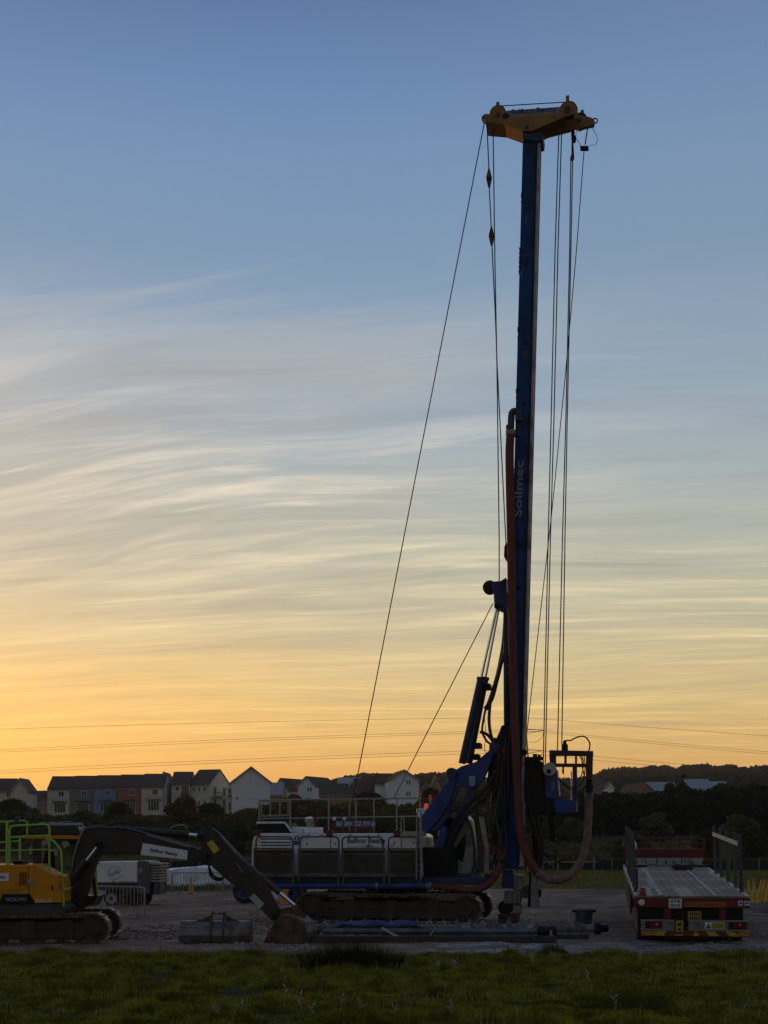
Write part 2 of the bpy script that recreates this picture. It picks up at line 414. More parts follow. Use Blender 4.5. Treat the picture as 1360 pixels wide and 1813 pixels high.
yx = np.linspace(-17, 21, 330); yy = 30.4+40.2*np.linspace(0, 1, 300)**1.35
_w = {}
def yard_h(X, Y):
    n = wob(X, Y, .55, 3.)*.045 + wob(X, Y, 2.1, 9.)*.026 + wob(X, Y, 5.3, 2.)*.014
    rut = -.05*np.exp(-((Y-47.2-.06*X)/.5)**2)-.05*np.exp(-((Y-50.4-.06*X)/.5)**2)
    e = np.minimum(np.minimum(Y-30.4, 70.6-Y), np.minimum(X+17, 21-X))
    ew = sm(0, 1.0, e+wob(X, Y, .8, 5.)*.5)
    return np.where(e < .02, -.06, (.012+n+rut)*ew-.05*(1-ew)) + truck_ramp(X, Y)
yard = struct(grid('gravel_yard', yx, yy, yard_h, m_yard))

def scatter_mesh(name, mat, pos, size, seed=0, kind='stone'):
    """many small lumps as one mesh (kind stuff)"""
    r = np.random.default_rng(seed); n = len(pos)
    base = np.array([(1,0,0),(-1,0,0),(0,1,0),(0,-1,0),(0,0,.8),(0,0,-.5)], float)
    fc = np.array([(0,2,4),(2,1,4),(1,3,4),(3,0,4),(2,0,5),(1,2,5),(3,1,5),(0,3,5)])
    v = base[None]*(1+r.uniform(-.35, .35, (n, 6, 1)))*np.asarray(size)[:, None, None]*np.array([1, .85, .7])
    a = r.uniform(0, 6.28, n); c, s = np.cos(a)[:, None], np.sin(a)[:, None]
    v = np.stack([v[..., 0]*c-v[..., 1]*s, v[..., 0]*s+v[..., 1]*c, v[..., 2]], -1)+pos[:, None]
    f = (fc[None]+np.arange(n)[:, None, None]*6).reshape(-1, 3)
    return stuff(link(name, np_mesh(name, v.reshape(-1, 3), f, mat)))

def np_mesh(name, v, f, mat):
    me = bpy.data.meshes.new(name); k = f.shape[1]; nf = len(f)
    me.vertices.add(len(v)); me.vertices.foreach_set('co', np.ascontiguousarray(v, dtype=np.float32).ravel())
    me.loops.add(nf*k); me.loops.foreach_set('vertex_index', np.ascontiguousarray(f, dtype=np.int32).ravel())
    me.polygons.add(nf); me.polygons.foreach_set('loop_start', np.arange(nf, dtype=np.int32)*k)
    me.materials.append(mat); me.update(calc_edges=True); return me

r0 = np.random.default_rng(4)
def sample_yard(n, ylo, yhi, xlo=-13, xhi=16):
    y = ylo+(yhi-ylo)*r0.random(n)**1.6; x = r0.uniform(xlo, xhi, n)
    return np.stack([x, y, yard_h(x, y)-.002], -1)
m_stone = M('pinkish_gravel_stone', (.20, .145, .125), .9, 0, .45, 12)
p_ = sample_yard(16000, 30.9, 58); scatter_mesh('gravel', m_stone, p_, .012+.045*r0.random(len(p_))**2.6, 1)
# churned red clay lumps behind the spare bucket and along the turf edge
def lumps(pxs, pys, n, smax, name, mat, seed):
    r = np.random.default_rng(seed); out = []
    for _ in range(n):
        px = r.uniform(*pxs); py = r.uniform(*pys); Y = F*CH/(py-HY); out.append(((px-CX)/F*Y, Y, 0.))
    q = np.array(out); q[:, 2] = yard_h(q[:, 0], q[:, 1])
    return scatter_mesh(name, mat, q, .02+smax*r.random(n)**2.5, seed)
m_clay = M('red_clay', (.10, .048, .036), .95, 0, .35, 9, None, .3, 1, .6, 40)
lumps((195, 330), (1638, 1664), 520, .05, 'clay_clods', m_clay, 5)
lumps((440, 530), (1612, 1655), 420, .05, 'clay_clods', m_clay, 6)
lumps((320, 560), (1672, 1686), 420, .07, 'rubble', M('grey_rubble', (.30, .26, .24), .9, 0, .3, 9), 8)
lumps((1230, 1360), (1655, 1680), 220, .06, 'rubble', MATS['grey_rubble'], 9)
# bank of dark spoil beside the lorry
def mound(name, label, cx, cy, rx, ry, h, mat, seed):
    a = np.linspace(-1.25, 1.25, 34); X, Y = np.meshgrid(a, a)
    hh = h*np.clip(1-np.hypot(X, Y)/1.1, 0, 1)**.8
    hh += np.where(hh > 0, h*.35*wob(X, Y, 2.6, seed)+h*.14*wob(X, Y, 8, seed), -.06)
    v = np.stack([cx+X*rx, cy+Y*ry, hh-.05], -1).reshape(-1, 3); n = len(a)
    i = (np.arange(n-1)[:, None]*n+np.arange(n-1)[None]).ravel()
    return tag(link(name, np_mesh(name, v, np.stack([i, i+1, i+n+1, i+n], -1), mat)), label, 'spoil heap')
mound('spoil_heap', 'low bank of dark dug soil under the leaning yellow cones', 15.6, 49.0, 2.6, 3.4, .62, M('dark_spoil', (.075, .055, .045), .95, 0, .4, 5, None, .3, 1, .9, 30), 21.)

# ------------------------------------------------------------------ foliage
def leaf_mat(name, a, b, trans=.25, ns=.35, dk=.55):
    m = bpy.data.materials.new(name); m.use_nodes = True; t = m.node_tree; t.nodes.clear(); N = NT(t)
    g = N.n('ShaderNodeNewGeometry'); co = N.n('ShaderNodeTexCoord').outputs['Object']
    c = N.mix(g.outputs['Random Per Island'], a, b)
    c = N.mix(N.smooth(N.noise(co, ns, 3), .35, .65), N.mix(.35 if dk > .5 else .7, c, tuple(v*dk for v in a)), c)
    d = N.n('ShaderNodeBsdfDiffuse'); N.l(c, d.inputs[0]); tr = N.n('ShaderNodeBsdfTranslucent'); N.l(c, tr.inputs[0])
    mx = N.n('ShaderNodeMixShader'); mx.inputs[0].default_value = trans
    N.l(d.outputs[0], mx.inputs[1]); N.l(tr.outputs[0], mx.inputs[2])
    o = N.n('ShaderNodeOutputMaterial'); N.l(mx.outputs[0], o.inputs[0]); return m
m_leaf = leaf_mat('dark_leaves', (.034, .040, .013), (.080, .078, .026))
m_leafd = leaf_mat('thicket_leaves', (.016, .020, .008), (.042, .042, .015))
m_leaf2 = leaf_mat('olive_leaves', (.075, .056, .014), (.155, .115, .033))
m_leaf3 = leaf_mat('woodland_leaves', (.045, .050, .018), (.085, .080, .030))
m_dry = leaf_mat('dry_grass_blades', (.12, .10, .042), (.28, .23, .11), .3)
m_scrub = leaf_mat('scrub_leaves', (.07, .07, .024), (.17, .15, .06))
m_bark = M('bark', (.06, .045, .035), .9, 0, .3, 8)

def quads(pos, size, r, flat=0., asp=(.5, .9)):
    """randomly turned leaf quads"""
    n = len(pos); nrm = r.normal(size=(n, 3)); nrm[:, 2] += flat; nrm /= np.linalg.norm(nrm, axis=1, keepdims=True)
    t = np.cross(nrm, r.normal(size=(n, 3))); t /= np.linalg.norm(t, axis=1, keepdims=True); b = np.cross(nrm, t)
    s = (size*r.uniform(.6, 1.3, n))[:, None]; w = s*r.uniform(*asp, (n, 1))
    v = np.stack([pos-t*s, pos+b*w, pos+t*s, pos-b*w], 1).reshape(-1, 3)
    return v, np.arange(4*n).reshape(-1, 4)

def blob_leaves(cs, rads, per, r, squash=.8, inner=.55):
    """leaves through blobs: mostly in the outer shell"""
    out = []
    for c, rad in zip(cs, rads):
        k = max(4, int(per*rad*rad)); d = r.normal(size=(k, 3)); d /= np.linalg.norm(d, axis=1, keepdims=True)
        q = d*(rad*(inner+(1-inner)*r.random((k, 1))**.6)); q[:, 2] *= squash; out.append(q+np.array(c))
    return np.concatenate(out)

def tree_proto(seed, w, h, trunk, mat, leaf=.33, per=70, nb=16, shape='round'):
    r = np.random.default_rng(seed); cs = []; rads = []
    for i in range(nb):
        t = r.random(); ang = r.uniform(0, 6.28)
        if shape == 'cone': rr = (1-t)*w*.5; zz = trunk+t*(h-trunk)
        else: rr = w*.5*math.sqrt(max(.05, 1-(2*t-.85)**2))*.75; zz = trunk+(h-trunk)*(.12+.78*t)
        rr *= r.uniform(.45, 1.0); cs.append((rr*math.cos(ang), rr*math.sin(ang), zz)); rads.append(w*r.uniform(.15, .27)*(1-.5*t if shape == 'cone' else 1))
    v, f = quads(blob_leaves(cs, rads, per, r), leaf, r)
    crown = np_mesh('crown', v, f, mat)
    t = MB(); t.tube([(0, 0, -.6), (.05, 0, trunk*.6), (0, .06, trunk+(h-trunk)*.55)], [w*.045, w*.035, w*.012], 7)
    for c in cs[:6]: t.tube([(0, 0, trunk*.8), (c[0]*.5, c[1]*.5, (trunk*.8+c[2])*.5), c], [w*.02, w*.014, w*.006], 5)
    return crown, t.mesh('trunk', m_bark, True)
PROTO = {}
def tree(kind, px, top, Y, label, width=None, group=None, name='tree', dx=0):
    crown, trunk = PROTO[kind]; base = P(px, HY, Y); x = base.x; z = float(lowland(np.array(Y))+hill(np.array(x), np.array(float(Y))))
    hgt = CH+(HY-top)/F*Y - z; h0 = max(v.co.z for v in crown.vertices[:]) if kind not in PH else PH[kind]; PH[kind] = h0
    s = hgt/h0; o = thing(name, label, 'tree' if name != 'bush' else 'bush', (x, Y, z), rng.uniform(0, 6.28), group)
    sx = s if width is None else (width/F*Y)/PW[kind]
    o.scale = (sx, sx, s); link('crown', crown, o); link('trunk', trunk, o); return o
PH = {}; PW = {}
for k, a in dict(round=(1, 7, 8, 1.6, m_leaf), broad=(2, 9, 7, .9, m_leaf), olive=(3, 6.5, 6.5, .8, m_leaf2),
                 loose=(4, 6, 9, 2., m_leaf2), cone=(5, 5, 9, .6, m_leaf), bush=(6, 4, 3, .2, m_leaf), obush=(7, 4.5, 3, .2, m_scrub)).items():
    PROTO[k] = tree_proto(*a, leaf=.30 if 'bush' not in k else .2, per=90 if 'bush' not in k else 190, nb=20, shape='cone' if k == 'cone' else 'round'); PW[k] = a[1]

def mass(name, prof, Y0, Y1, n, rad, mat, leaf, per, seed, jit=.3, squash=.8):
    """wood or hedge that reads as one mass; prof: (px, top_py) skyline"""
    r = np.random.default_rng(seed); px = np.array([a for a, b in prof], float); py = np.array([b for a, b in prof], float); cs = []; rads = []
    for _ in range(n):
        a = r.uniform(px[0], px[-1]); Y = r.uniform(Y0, Y1); top = CH+(HY-np.interp(a, px, py))/F*Y
        x = (a-CX)/F*Y; g = float(lowland(np.array(Y))+hill(np.array(x), np.array(Y)))
        rd = r.uniform(*rad); rd = max(.3, min(rd, (top-g)/(squash+.3))); top += r.uniform(-jit*1.3, jit*.1); hi = max(top-rd*squash, g+rd*.3); z = g+(hi-g)*(1-r.random()**2.2*.95)
        cs.append((x, Y, z)); rads.append(rd)
    v, f = quads(blob_leaves(cs, rads, per, r, squash), leaf, r)
    return stuff(link(name, np_mesh(name, v, f, mat)))

# far wooded hill and the trees behind the houses
mass('hill_wood', [(985, 1380), (1050, 1375), (1075, 1362), (1100, 1357), (1130, 1359), (1160, 1355), (1178, 1355), (1195, 1362), (1220, 1353), (1250, 1352), (1272, 1358), (1290, 1353),
      (1320, 1360), (1345, 1355), (1420, 1358), (1500, 1362)], 690, 820, 210, (4., 8.5), m_leaf3, 1.15, 10, 11, jit=4.2)
mass('hill_wood', [(960, 1396), (1000, 1388), (1060, 1380), (1100, 1372), (1170, 1370), (1260, 1368), (1340, 1368), (1500, 1374)], 440, 690, 520, (3.5, 7.), m_leaf3, .95, 9, 21, jit=1.5)
mass('hill_wood', [(560, 1385), (590, 1380), (610, 1372), (650, 1366), (690, 1370), (720, 1378), (745, 1369), (790, 1366), (830, 1372), (870, 1380), (960, 1384), (1000, 1384)], 480, 680, 460, (3.2, 6.5), m_leaf3, 1.0, 10, 12, jit=1.5)
mass('sun_block_wood', [(-420, 1386), (-200, 1380), (-120, 1384), (-40, 1392), (10, 1404)], 380, 430, 130, (3, 5), m_leaf3, .8, 10, 13)  # trees added out of view to keep the low sun off the yard
# hedges below the houses (left) and the dark thicket (right)
mass('hedgerow', [(-260, 1420), (-60, 1425), (0, 1418), (40, 1425), (60, 1440), (100, 1445), (140, 1440), (180, 1441), (215, 1434), (245, 1443), (270, 1444), (300, 1445), (350, 1442), (400, 1441), (440, 1432),
      (480, 1420), (520, 1408), (560, 1414), (600, 1424), (650, 1412), (680, 1420), (720, 1426), (760, 1410), (800, 1412), (900, 1420)], 175, 225, 560, (1.5, 3.2), m_leaf2, .42, 30, 14)
mass('hedgerow', [(-260, 1452), (0, 1450), (60, 1446), (160, 1450), (300, 1456), (440, 1452), (600, 1444), (800, 1440), (960, 1450)], 140, 172, 420, (1., 2.2), m_leaf, .32, 48, 15)
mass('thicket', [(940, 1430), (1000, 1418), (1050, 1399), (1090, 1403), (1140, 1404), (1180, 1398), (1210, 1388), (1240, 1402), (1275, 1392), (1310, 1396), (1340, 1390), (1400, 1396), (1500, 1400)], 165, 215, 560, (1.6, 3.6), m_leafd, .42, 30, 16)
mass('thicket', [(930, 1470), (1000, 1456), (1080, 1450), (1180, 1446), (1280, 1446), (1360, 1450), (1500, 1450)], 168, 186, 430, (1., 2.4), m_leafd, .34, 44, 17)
mass('scrub', [(-200, 1492), (0, 1486), (120, 1484), (260, 1490), (400, 1480), (440, 1478), (560, 1482), (760, 1482), (880, 1488), (960, 1484), (1000, 1494), (1040, 1500), (1090, 1492), (1150, 1490), (1200, 1494), (1260, 1502), (1300, 1503), (1360, 1504), (1500, 1504)],
     132, 150, 280, (.5, 1.25), m_scrub, .17, 120, 18, squash=.7)
mass('scrub', [(860, 1490), (900, 1482), (940, 1488), (1010, 1506), (1060, 1516), (1120, 1512), (1400, 1516)], 114.5, 121, 110, (.35, .9), m_leaf2, .14, 170, 19, squash=.8)
# single trees and bushes one can tell apart
for i, (k, px, top, Y, lab, w) in enumerate([
    ('olive', 322, 1408, 168, 'rounded olive green tree in front of the cream flats', 74),
    ('round', 372, 1420, 182, 'dark tree right of the rounded olive tree, below the cream flats', 50),
    ('broad', 212, 1419, 185, 'spreading bush in front of the red terraced house', 58),
    ('broad', 20, 1413, 180, 'dark bushy tree below the leftmost gabled house', 80),
    ('olive', 145, 1433, 176, 'low bushy tree under the green terraced house', 50),
    ('cone', 1210, 1371, 195, 'pointed tree rising above the thicket before the pale roofs', 40),
    ('loose', 1186, 1384, 196, 'slim loose tree just left of the pointed tree in the thicket', 34),
    ('round', 1278, 1384, 190, 'rounded dark tree at the right end of the pale roofs', 50),
    ('round', 1335, 1384, 186, 'broad dark tree nearest the right edge of the thicket', 66),
    ('loose', 520, 1405, 210, 'loose tree at the foot of the small red roofed house', 42),
    ('round', 652, 1400, 205, 'dark tree in front of the long brown roof', 60),
    ('round', 762, 1392, 205, 'dark tree to the right of the tall white gable house', 40),
    ('olive', 856, 1392, 190, 'dark tree showing between the blue boom and the mast', 60),
    ('olive', 1085, 1412, 168, 'pale olive tree low at the left end of the right hand thicket', 56),
    ('obush', 1160, 1436, 158, 'pale olive shrub rising in front of the thicket behind the lorry headboard', 64),
    ('loose', 1240, 1408, 176, 'loose olive tree in the thicket behind the right hand posts', 46),
    ('obush', 1310, 1440, 155, 'wide olive shrub before the thicket at the right edge', 80),
    ('olive', 1122, 1402, 180, 'taller olive tree in the thicket under the red brown roof', 50),
    ('obush', 1015, 1446, 156, 'olive shrub seen inside the loop of the hanging hose', 60),
    ('loose', 985, 1420, 172, 'loose tree under the drilling head', 44),
    ('round', 1035, 1396, 200, 'dark tree behind the hanging hose of the rig', 60)]):
    tree(k, px, top, Y, lab, w)
for k, px, top, Y, lab, w in [
    ('obush', 1118, 1470, 127, 'pale olive bush behind the red headboard of the lorry', 70),
    ('bush', 1255, 1466, 129, 'dark rounded bush left of the right hand posts', 56),
    ('bush', 1335, 1462, 130, 'dark bush at the right edge behind the posts', 66),
    ('obush', 935, 1474, 126, 'olive bush under the drilling head', 60),
    ('bush', 410, 1472, 128, 'low dark bush above the elbow of the excavator arm', 60)]:
    tree(k, px, top, Y, lab, w, name='bush')

# ------------------------------------------------------------------ grass
def blades(name, mat, n, fx, hgt, wid, seed, bend=.5, two=True):
    r = np.random.default_rng(seed); x, y, z, hs = fx(r, n); n = len(x)
    a = r.uniform(0, 6.28, n); d = np.stack([np.cos(a), np.sin(a)], -1); h = hs*r.uniform(*hgt, n); w = r.uniform(*wid, n)
    la = r.uniform(0, 6.28, n); lean = np.stack([np.cos(la), np.sin(la)], -1)*(h*r.uniform(.1, bend, n)*1.2)[:, None]
    p = np.stack([x, y, z], -1); s = np.concatenate([d*w[:, None]*.5, np.zeros((n, 1))], -1)
    mid = p+np.concatenate([lean*.3, (h*.6)[:, None]], -1); tip = p+np.concatenate([lean, (h*.95)[:, None]], -1)
    v = np.stack([p-s, p+s, mid+s*.75, mid-s*.75, tip], 1).reshape(-1, 3); b = np.arange(n)*5
    f = np.concatenate([np.stack([b, b+1, b+2], -1), np.stack([b, b+2, b+3], -1), np.stack([b+3, b+2, b+4], -1)])
    return stuff(link(name, np_mesh(name, v, f, mat)))
def clump(x, y):
    return np.clip(.72+.95*wob(x*.9, y*.55, 1., 2.)+.9*wob(x, y*.8, 2.3, 8.), .42, 2.3)
def turf_h(x, y):
    return .085*wob(x*.8, y*.55, 1.3, 14.)+.035*wob(x, y, 3.1, 3.)
m_grass = leaf_mat('green_grass_blades', (.115, .125, .014), (.47, .40, .05), .5, 1.9, .22)
def field(r, n):
    y = 18.2+(31.1-18.2)*r.random(n)**.9; x = (r.random(n)*2-1)*(.29*y+.8)
    keep = y < 30.6+.55*wob(x, np.zeros(n), 1.1, 4.)+.45*wob(x, y, 3., 6.); x, y = x[keep], y[keep]
    return x, y, turf_h(x, y)-.01, clump(x, y)
tx_, ty_ = np.linspace(-11, 11, 150), np.linspace(17.5, 30.9, 110)
struct(grid('turf', tx_, ty_, lambda X, Y: turf_h(X, Y)*sm(30.9, 30.2, Y)-.012-.08*sm(30.3, 30.9, Y), m_turf))
blades('grass', m_grass, 260000, field, (.05, .17), (.009, .021), 31, .9)
def far_strip(r, n):
    y = r.uniform(70, 112, n); x = r.uniform(-30, 36, n); return x, y, np.zeros(n)-.01, np.clip(.7+.6*wob(x*.3, y*.15, 1., 5.), .2, 1.5)
blades('grass', m_grass, 60000, far_strip, (.05, .16), (.02, .05), 32, .8)
def rough(r, n):
    y = 113+(165-113)*r.random(n)**1.5; x = (r.random(n)*2-1)*.31*y; return x, y, lowland(y), np.clip(.8+.8*wob(x*.2, y*.2, 1., 7.), .15, 1.8)
blades('rough_grass', m_dry, 60000, rough, (.25, .75), (.03, .08), 33, .5)
def stalks(r, n):
    y = 18.5+12*r.random(n)**.8; x = (r.random(n)*2-1)*(.29*y+.5); k = wob(x, y, .9, 30.) > -.05; x, y = x[k], y[k]
    return x, y, turf_h(x, y), np.ones(len(x))
blades('seed_stalks', leaf_mat('pale_seed_stalks', (.20, .19, .08), (.36, .32, .16), .3), 2600, stalks, (.14, .30), (.006, .016), 51, .5)
# dark rushes and tussocks in the foreground
m_rush = leaf_mat('rush_stems', (.015, .018, .008), (.048, .046, .018), .2)
m_tuss = leaf_mat('tussock_blades', (.045, .052, .014), (.13, .125, .035), .3)
def clump_thing(name, label, px, py, wpx, hm, n, mat, seed, cat='plant', wid=(.006, .012)):
    r = np.random.default_rng(seed); Y = F*CH/(py-HY); c = P(px, py, Y); w = wpx/F*Y
    x = r.normal(0, w*.27, n); y = r.normal(0, w*.24, n); x += .12*w*np.sin(y*3/w*6+seed); e = np.clip(np.exp(-(x/(w*.40))**2)*(.7+.8*wob(x, y, 4., seed)), .12, 1.1)
    x = np.clip(x, -w*.55, w*.55); h = hm*r.uniform(.45, 1.05, n)*(.45+.55*e); a = r.uniform(0, 6.28, n); d = np.stack([np.cos(a), np.sin(a)], -1)
    le = np.stack([x*.3+r.normal(0, .06, n), y*.3+r.normal(0, .06, n)], -1)*(h/hm)[:, None]*1.3
    p = np.stack([x, y, np.full(n, -.02)], -1); s = np.concatenate([d*r.uniform(*wid, (n, 1))*.5, np.zeros((n, 1))], -1)
    tip = p+np.concatenate([le, h[:, None]], -1)
    v = np.stack([p-s, p+s, tip], 1).reshape(-1, 3); f = np.arange(3*n).reshape(-1, 3)
    o = link(name, np_mesh(name, v, f, mat)); o.location = (c.x, c.y, 0); return tag(o, label, cat)
def yard_weeds(r, n):
    y = r.uniform(65.5, 71.2, n); x = r.uniform(-11.5, -5.5, n); return x, y, np.zeros(n), np.clip(.8+.9*wob(x, y, 1.2, 3.), .25, 1.8)
blades('yard_weeds', m_tuss, 2600, yard_weeds, (.2, .42), (.015, .04), 52, .5)
clump_thing('rush_clump', 'large dark clump of rushes in the grass before the auger', 622, 1712, 150, .74, 3400, m_rush, 41)
clump_thing('grass_tussock', 'wide dark tussock low in the right foreground grass', 1125, 1785, 190, .36, 2400, m_tuss, 42)
clump_thing('grass_tussock', 'dark low tussock at the turf edge right of the rushes', 893, 1706, 120, .24, 1500, m_tuss, 43)
clump_thing('grass_tussock', 'small dark tussock at the turf edge left of the rushes', 447, 1700, 70, .2, 700, m_tuss, 44)
clump_thing('grass_tussock', 'dark tussock by the bottom edge near the pale weeds', 610, 1806, 150, .32, 1500, m_tuss, 45)
clump_thing('nettle_clump', 'leafy green clump at the turf edge in front of the pipe end', 980, 1692, 40, .34, 500, leaf_mat('nettle_leaves', (.05, .07, .02), (.12, .14, .05), .3), 46, wid=(.02, .05))
m_weed = leaf_mat('pale_weed_leaves', (.28, .31, .17), (.48, .50, .33), .25)
def weed(px, py, hpx, label, seed, leaves=9):
    r = random.Random(seed); Y = F*CH/(py-HY); c = P(px, py, Y); h = hpx/F*Y
    o = thing('weed', label, 'plant', (c.x, c.y, 0), r.uniform(0, 6), 'pale weeds standing in the foreground grass')
    MB().tube([(0, 0, 0), (r.uniform(-.02, .02), 0, h*.5), (r.uniform(-.04, .04), 0, h)], [.006, .005, .003], 5).build('stem', m_weed, o)
    for k in range(leaves):
        z = h*(.35+.65*k/leaves); a = k*2.4+r.uniform(-.3, .3); L = r.uniform(.06, .11)*(1.15-.4*k/leaves); up = r.uniform(.5, 1.1)
        dx, dy = math.cos(a), math.sin(a); q = MB(); w = L*.2
        pts = [(0, 0, z), (dx*L*.5-dy*w, dy*L*.5+dx*w, z+L*.5*up), (dx*L, dy*L, z+L*up), (dx*L*.5+dy*w, dy*L*.5-dx*w, z+L*.5*up)]
        q.add(pts, [(0, 1, 2, 3)]); q.build('leaf', m_weed, o)
    return o
for i, (px, py, hp, lab) in enumerate([
    (504, 1775, 48, 'tall pale leafed weed left of the middle of the lawn edge'), (531, 1800, 44, 'pale weed just right of the tall pale leafed weed'),
    (381, 1806, 30, 'leftmost pale weed near the bottom edge'), (427, 1800, 26, 'small pale weed right of the leftmost weed'),
    (606, 1795, 40, 'pale weed standing below the rush clump'), (552, 1808, 30, 'pale weed at the bottom edge under the rushes'),
    (636, 1800, 32, 'pale weed at the right foot of the rush clump'), (799, 1805, 32, 'pale forked weed at the bottom edge near the middle'),
    (805, 1722, 20, 'pale weed below the auger near the turf edge'), (942, 1712, 26, 'pale bright weed at the turf edge under the drill pipe'),
    (1133, 1712, 22, 'pale weed at the turf edge under the lorry'), (1088, 1790, 30, 'pale weed beside the wide dark tussock'),
    (776, 1720, 18, 'small pale weed left of the turf edge tussock'), (698, 1806, 26, 'pale weed low at the bottom edge right of the rushes'),
    (1040, 1740, 18, 'small pale weed between the tussocks')]):
    weed(px, py, hp, lab, 100+i)

# ------------------------------------------------------------------ fences beyond the yard
m_fence = M('grey_fence_timber', (.26, .235, .20), .8, 0, .2, 5)
def silt_fence(x0, x1, Y, h, label):
    o = thing('silt_fence', label, 'fence', (x0, Y, 0)); mb = MB(); n = 80; L = x1-x0
    A = [Vector((L*i/n, .03*math.sin(i*1.7), -.03)) for i in range(n+1)]; B = [a+Vector((0, .04*math.sin(i*2.3), h+.05*math.sin(i*.9)+.03*math.sin(i*2.1))) for i, a in enumerate(A)]
    mb.strip(A, B, .01); mb.build('fabric', M('black_silt_fabric', (.008, .008, .009), .8, 0, .3, 4), o)
    post = MB().b2((-.03, -.08, -.1), (.03, -.02, h+.12)).mesh('post', m_fence)
    for i in range(int(L//2.4)):
        p = link('post', post, o); p.location = (1.2+i*2.4, 0, 0); p.rotation_euler = (0, rng.uniform(-.04, .04), 0)
    return o
silt_fence(-21, 42, 111.5, .82, 'long black silt fence along the far edge of the grass strip')
def rail_fence(pxs, Y, label):
    o = thing('rail_fence', label, 'fence', (P(pxs[0], HY, Y).x, Y, 0)); x0 = o.location.x; xs = [P(p, HY, Y).x-x0 for p in pxs]
    for p in xs: MB().b2((p-.05, -.05, -.1), (p+.05, .05, 1.02)).build('post', m_fence, o)
    for a, b in zip(xs, xs[1:]): MB().b2((a-.25, -.09, .64), (b+.25, -.052, .74)).build('rail', m_fence, o)
    return o
rail_fence([934, 988, 1052], 110.5, 'pale timber post and rail fence seen through the hose loop')

# ------------------------------------------------------------------ houses on the rise
m_roof = M('grey_slate_roof', (.075, .054, .044), .8, 0, .2, 1.5, None, .3, 1, .6, 5, spec=.15)
m_roofb = M('brown_tile_roof', (.09, .045, .034), .8, 0, .25, 1.5, None, .3, 1, .6, 5, spec=.15)
m_roofp = M('pale_slate_roof', (.24, .25, .27), .55, 0, .15, 1.5)
m_cream = M('cream_render', (.58, .53, .44), .8, 0, .06, 1)
m_rgreen = M('sage_green_render', (.17, .19, .15), .8, 0, .06, 1)
m_rblue = M('blue_render', (.17, .24, .46), .8, 0, .06, 1)
m_rred = M('red_render', (.33, .115, .08), .8, 0, .1, 1)
m_brick = M('brick_wall', (.30, .16, .11), .85, 0, .2, 3)
m_wren = M('white_render', (.74, .75, .77), .8, 0, .05, 1)
m_fr = M('white_window_frame', (.70, .70, .70), .5, 0, .05, 2)
m_pane = M('window_pane', (.03, .033, .038), .08, 0, .1, 1)
m_fascia = M('fascia', (.30, .28, .27), .6, 0, .1, 2)
BASE = 4.0
def wz(py, Y): return CH+(HY-py)/F*Y

def window(parent, x, y, z, w, h, n=2, face='y'):
    """frame with panes on the front (-y) or the side (+x) of a house; x,z = lower left corner"""
    fr = MB(); t = .07
    def bb(a, b, c, d, y0, y1):
        if face == 'y': return ((a, y-y1, c), (b, y-y0, d))
        return ((x_+y0, a, c), (x_+y1, b, d))
    x_ = y if face == 'x' else 0
    for a, b, c, d in [(x, x+w, z, z+t), (x, x+w, z+h-t, z+h), (x, x+t, z+t, z+h-t), (x+w-t, x+w, z+t, z+h-t)] + [(x+w*i/n-t/2, x+w*i/n+t/2, z+t, z+h-t) for i in range(1, n)]:
        fr.b2(*bb(a, b, c, d, .004, .09))
    f = fr.build('window', m_fr, parent)
    p = MB(); p.b2(*bb(x+t, x+w-t, z+t, z+h-t, .01, .04)); p.build('pane', m_pane, f); return f

def gable_house(name, label, x0, x1, Y, eave, ridge, depth, wall, roof, axis='x', yaw=0., group=None, wins=(), base=None, over=.3, cat='house', ridge_off=0.):
    """box with a pitched roof; x0..x1 = width of the front in photo pixels at distance Y"""
    base = BASE if base is None else base
    xl, xr = P(x0, HY, Y).x, P(x1, HY, Y).x; W = xr-xl; D = depth; e = wz(eave, Y)-base; rz = wz(ridge, Y+(depth/2 if axis == 'x' else 0))-base
    o = thing(name, label, cat, (xl, Y, base), yaw, group); mb = MB()
    if axis == 'x':
        mb.prism([(0, 0, 0), (0, D, 0), (0, D, e), (0, D/2, rz), (0, 0, e)], (W, 0, 0)); sl = (rz-e)/(D/2)
        r = MB()
        for sgn, ya in ((-1, -over), (1, D+over)):
            a = Vector((-over*.5, ya, e-sl*over+.06)); b = Vector((W+over*.5, ya, e-sl*over+.06)); c = Vector((W+over*.5, D/2, rz+.06)); d = Vector((-over*.5, D/2, rz+.06))
            r.prism([a, b, c, d], (0, 0, .16))
        g = MB().b2((-.05, -over-.02, e-.25), (W+.05, -over+.1, e-.06))
    else:
        cx = W/2+ridge_off
        mb.prism([(0, 0, 0), (W, 0, 0), (W, 0, e), (cx, 0, rz), (0, 0, e)], (0, D, 0)); r = MB(); g = MB()
        for xa, s in ((-over, 1), (W+over, -1)):
            sl = (rz-e)/(cx if s == 1 else W-cx)
            a = Vector((xa, -over, e-sl*over+.05)); b = Vector((cx, -over, rz+.05)); c = Vector((cx, D+over, rz+.05)); d = Vector((xa, D+over, e-sl*over+.05))
            r.prism([a, b, c, d], (0, 0, .16)); g.beam(a+Vector((0, -.03, -.02)), b+Vector((0, -.03, -.02)), .05, .2)
    mb.build('wall', wall, o); r.build('roof', roof, o); g.build('fascia', m_fascia, o)
    for wn in wins: window(o, *wn)
    return o, W, e, rz

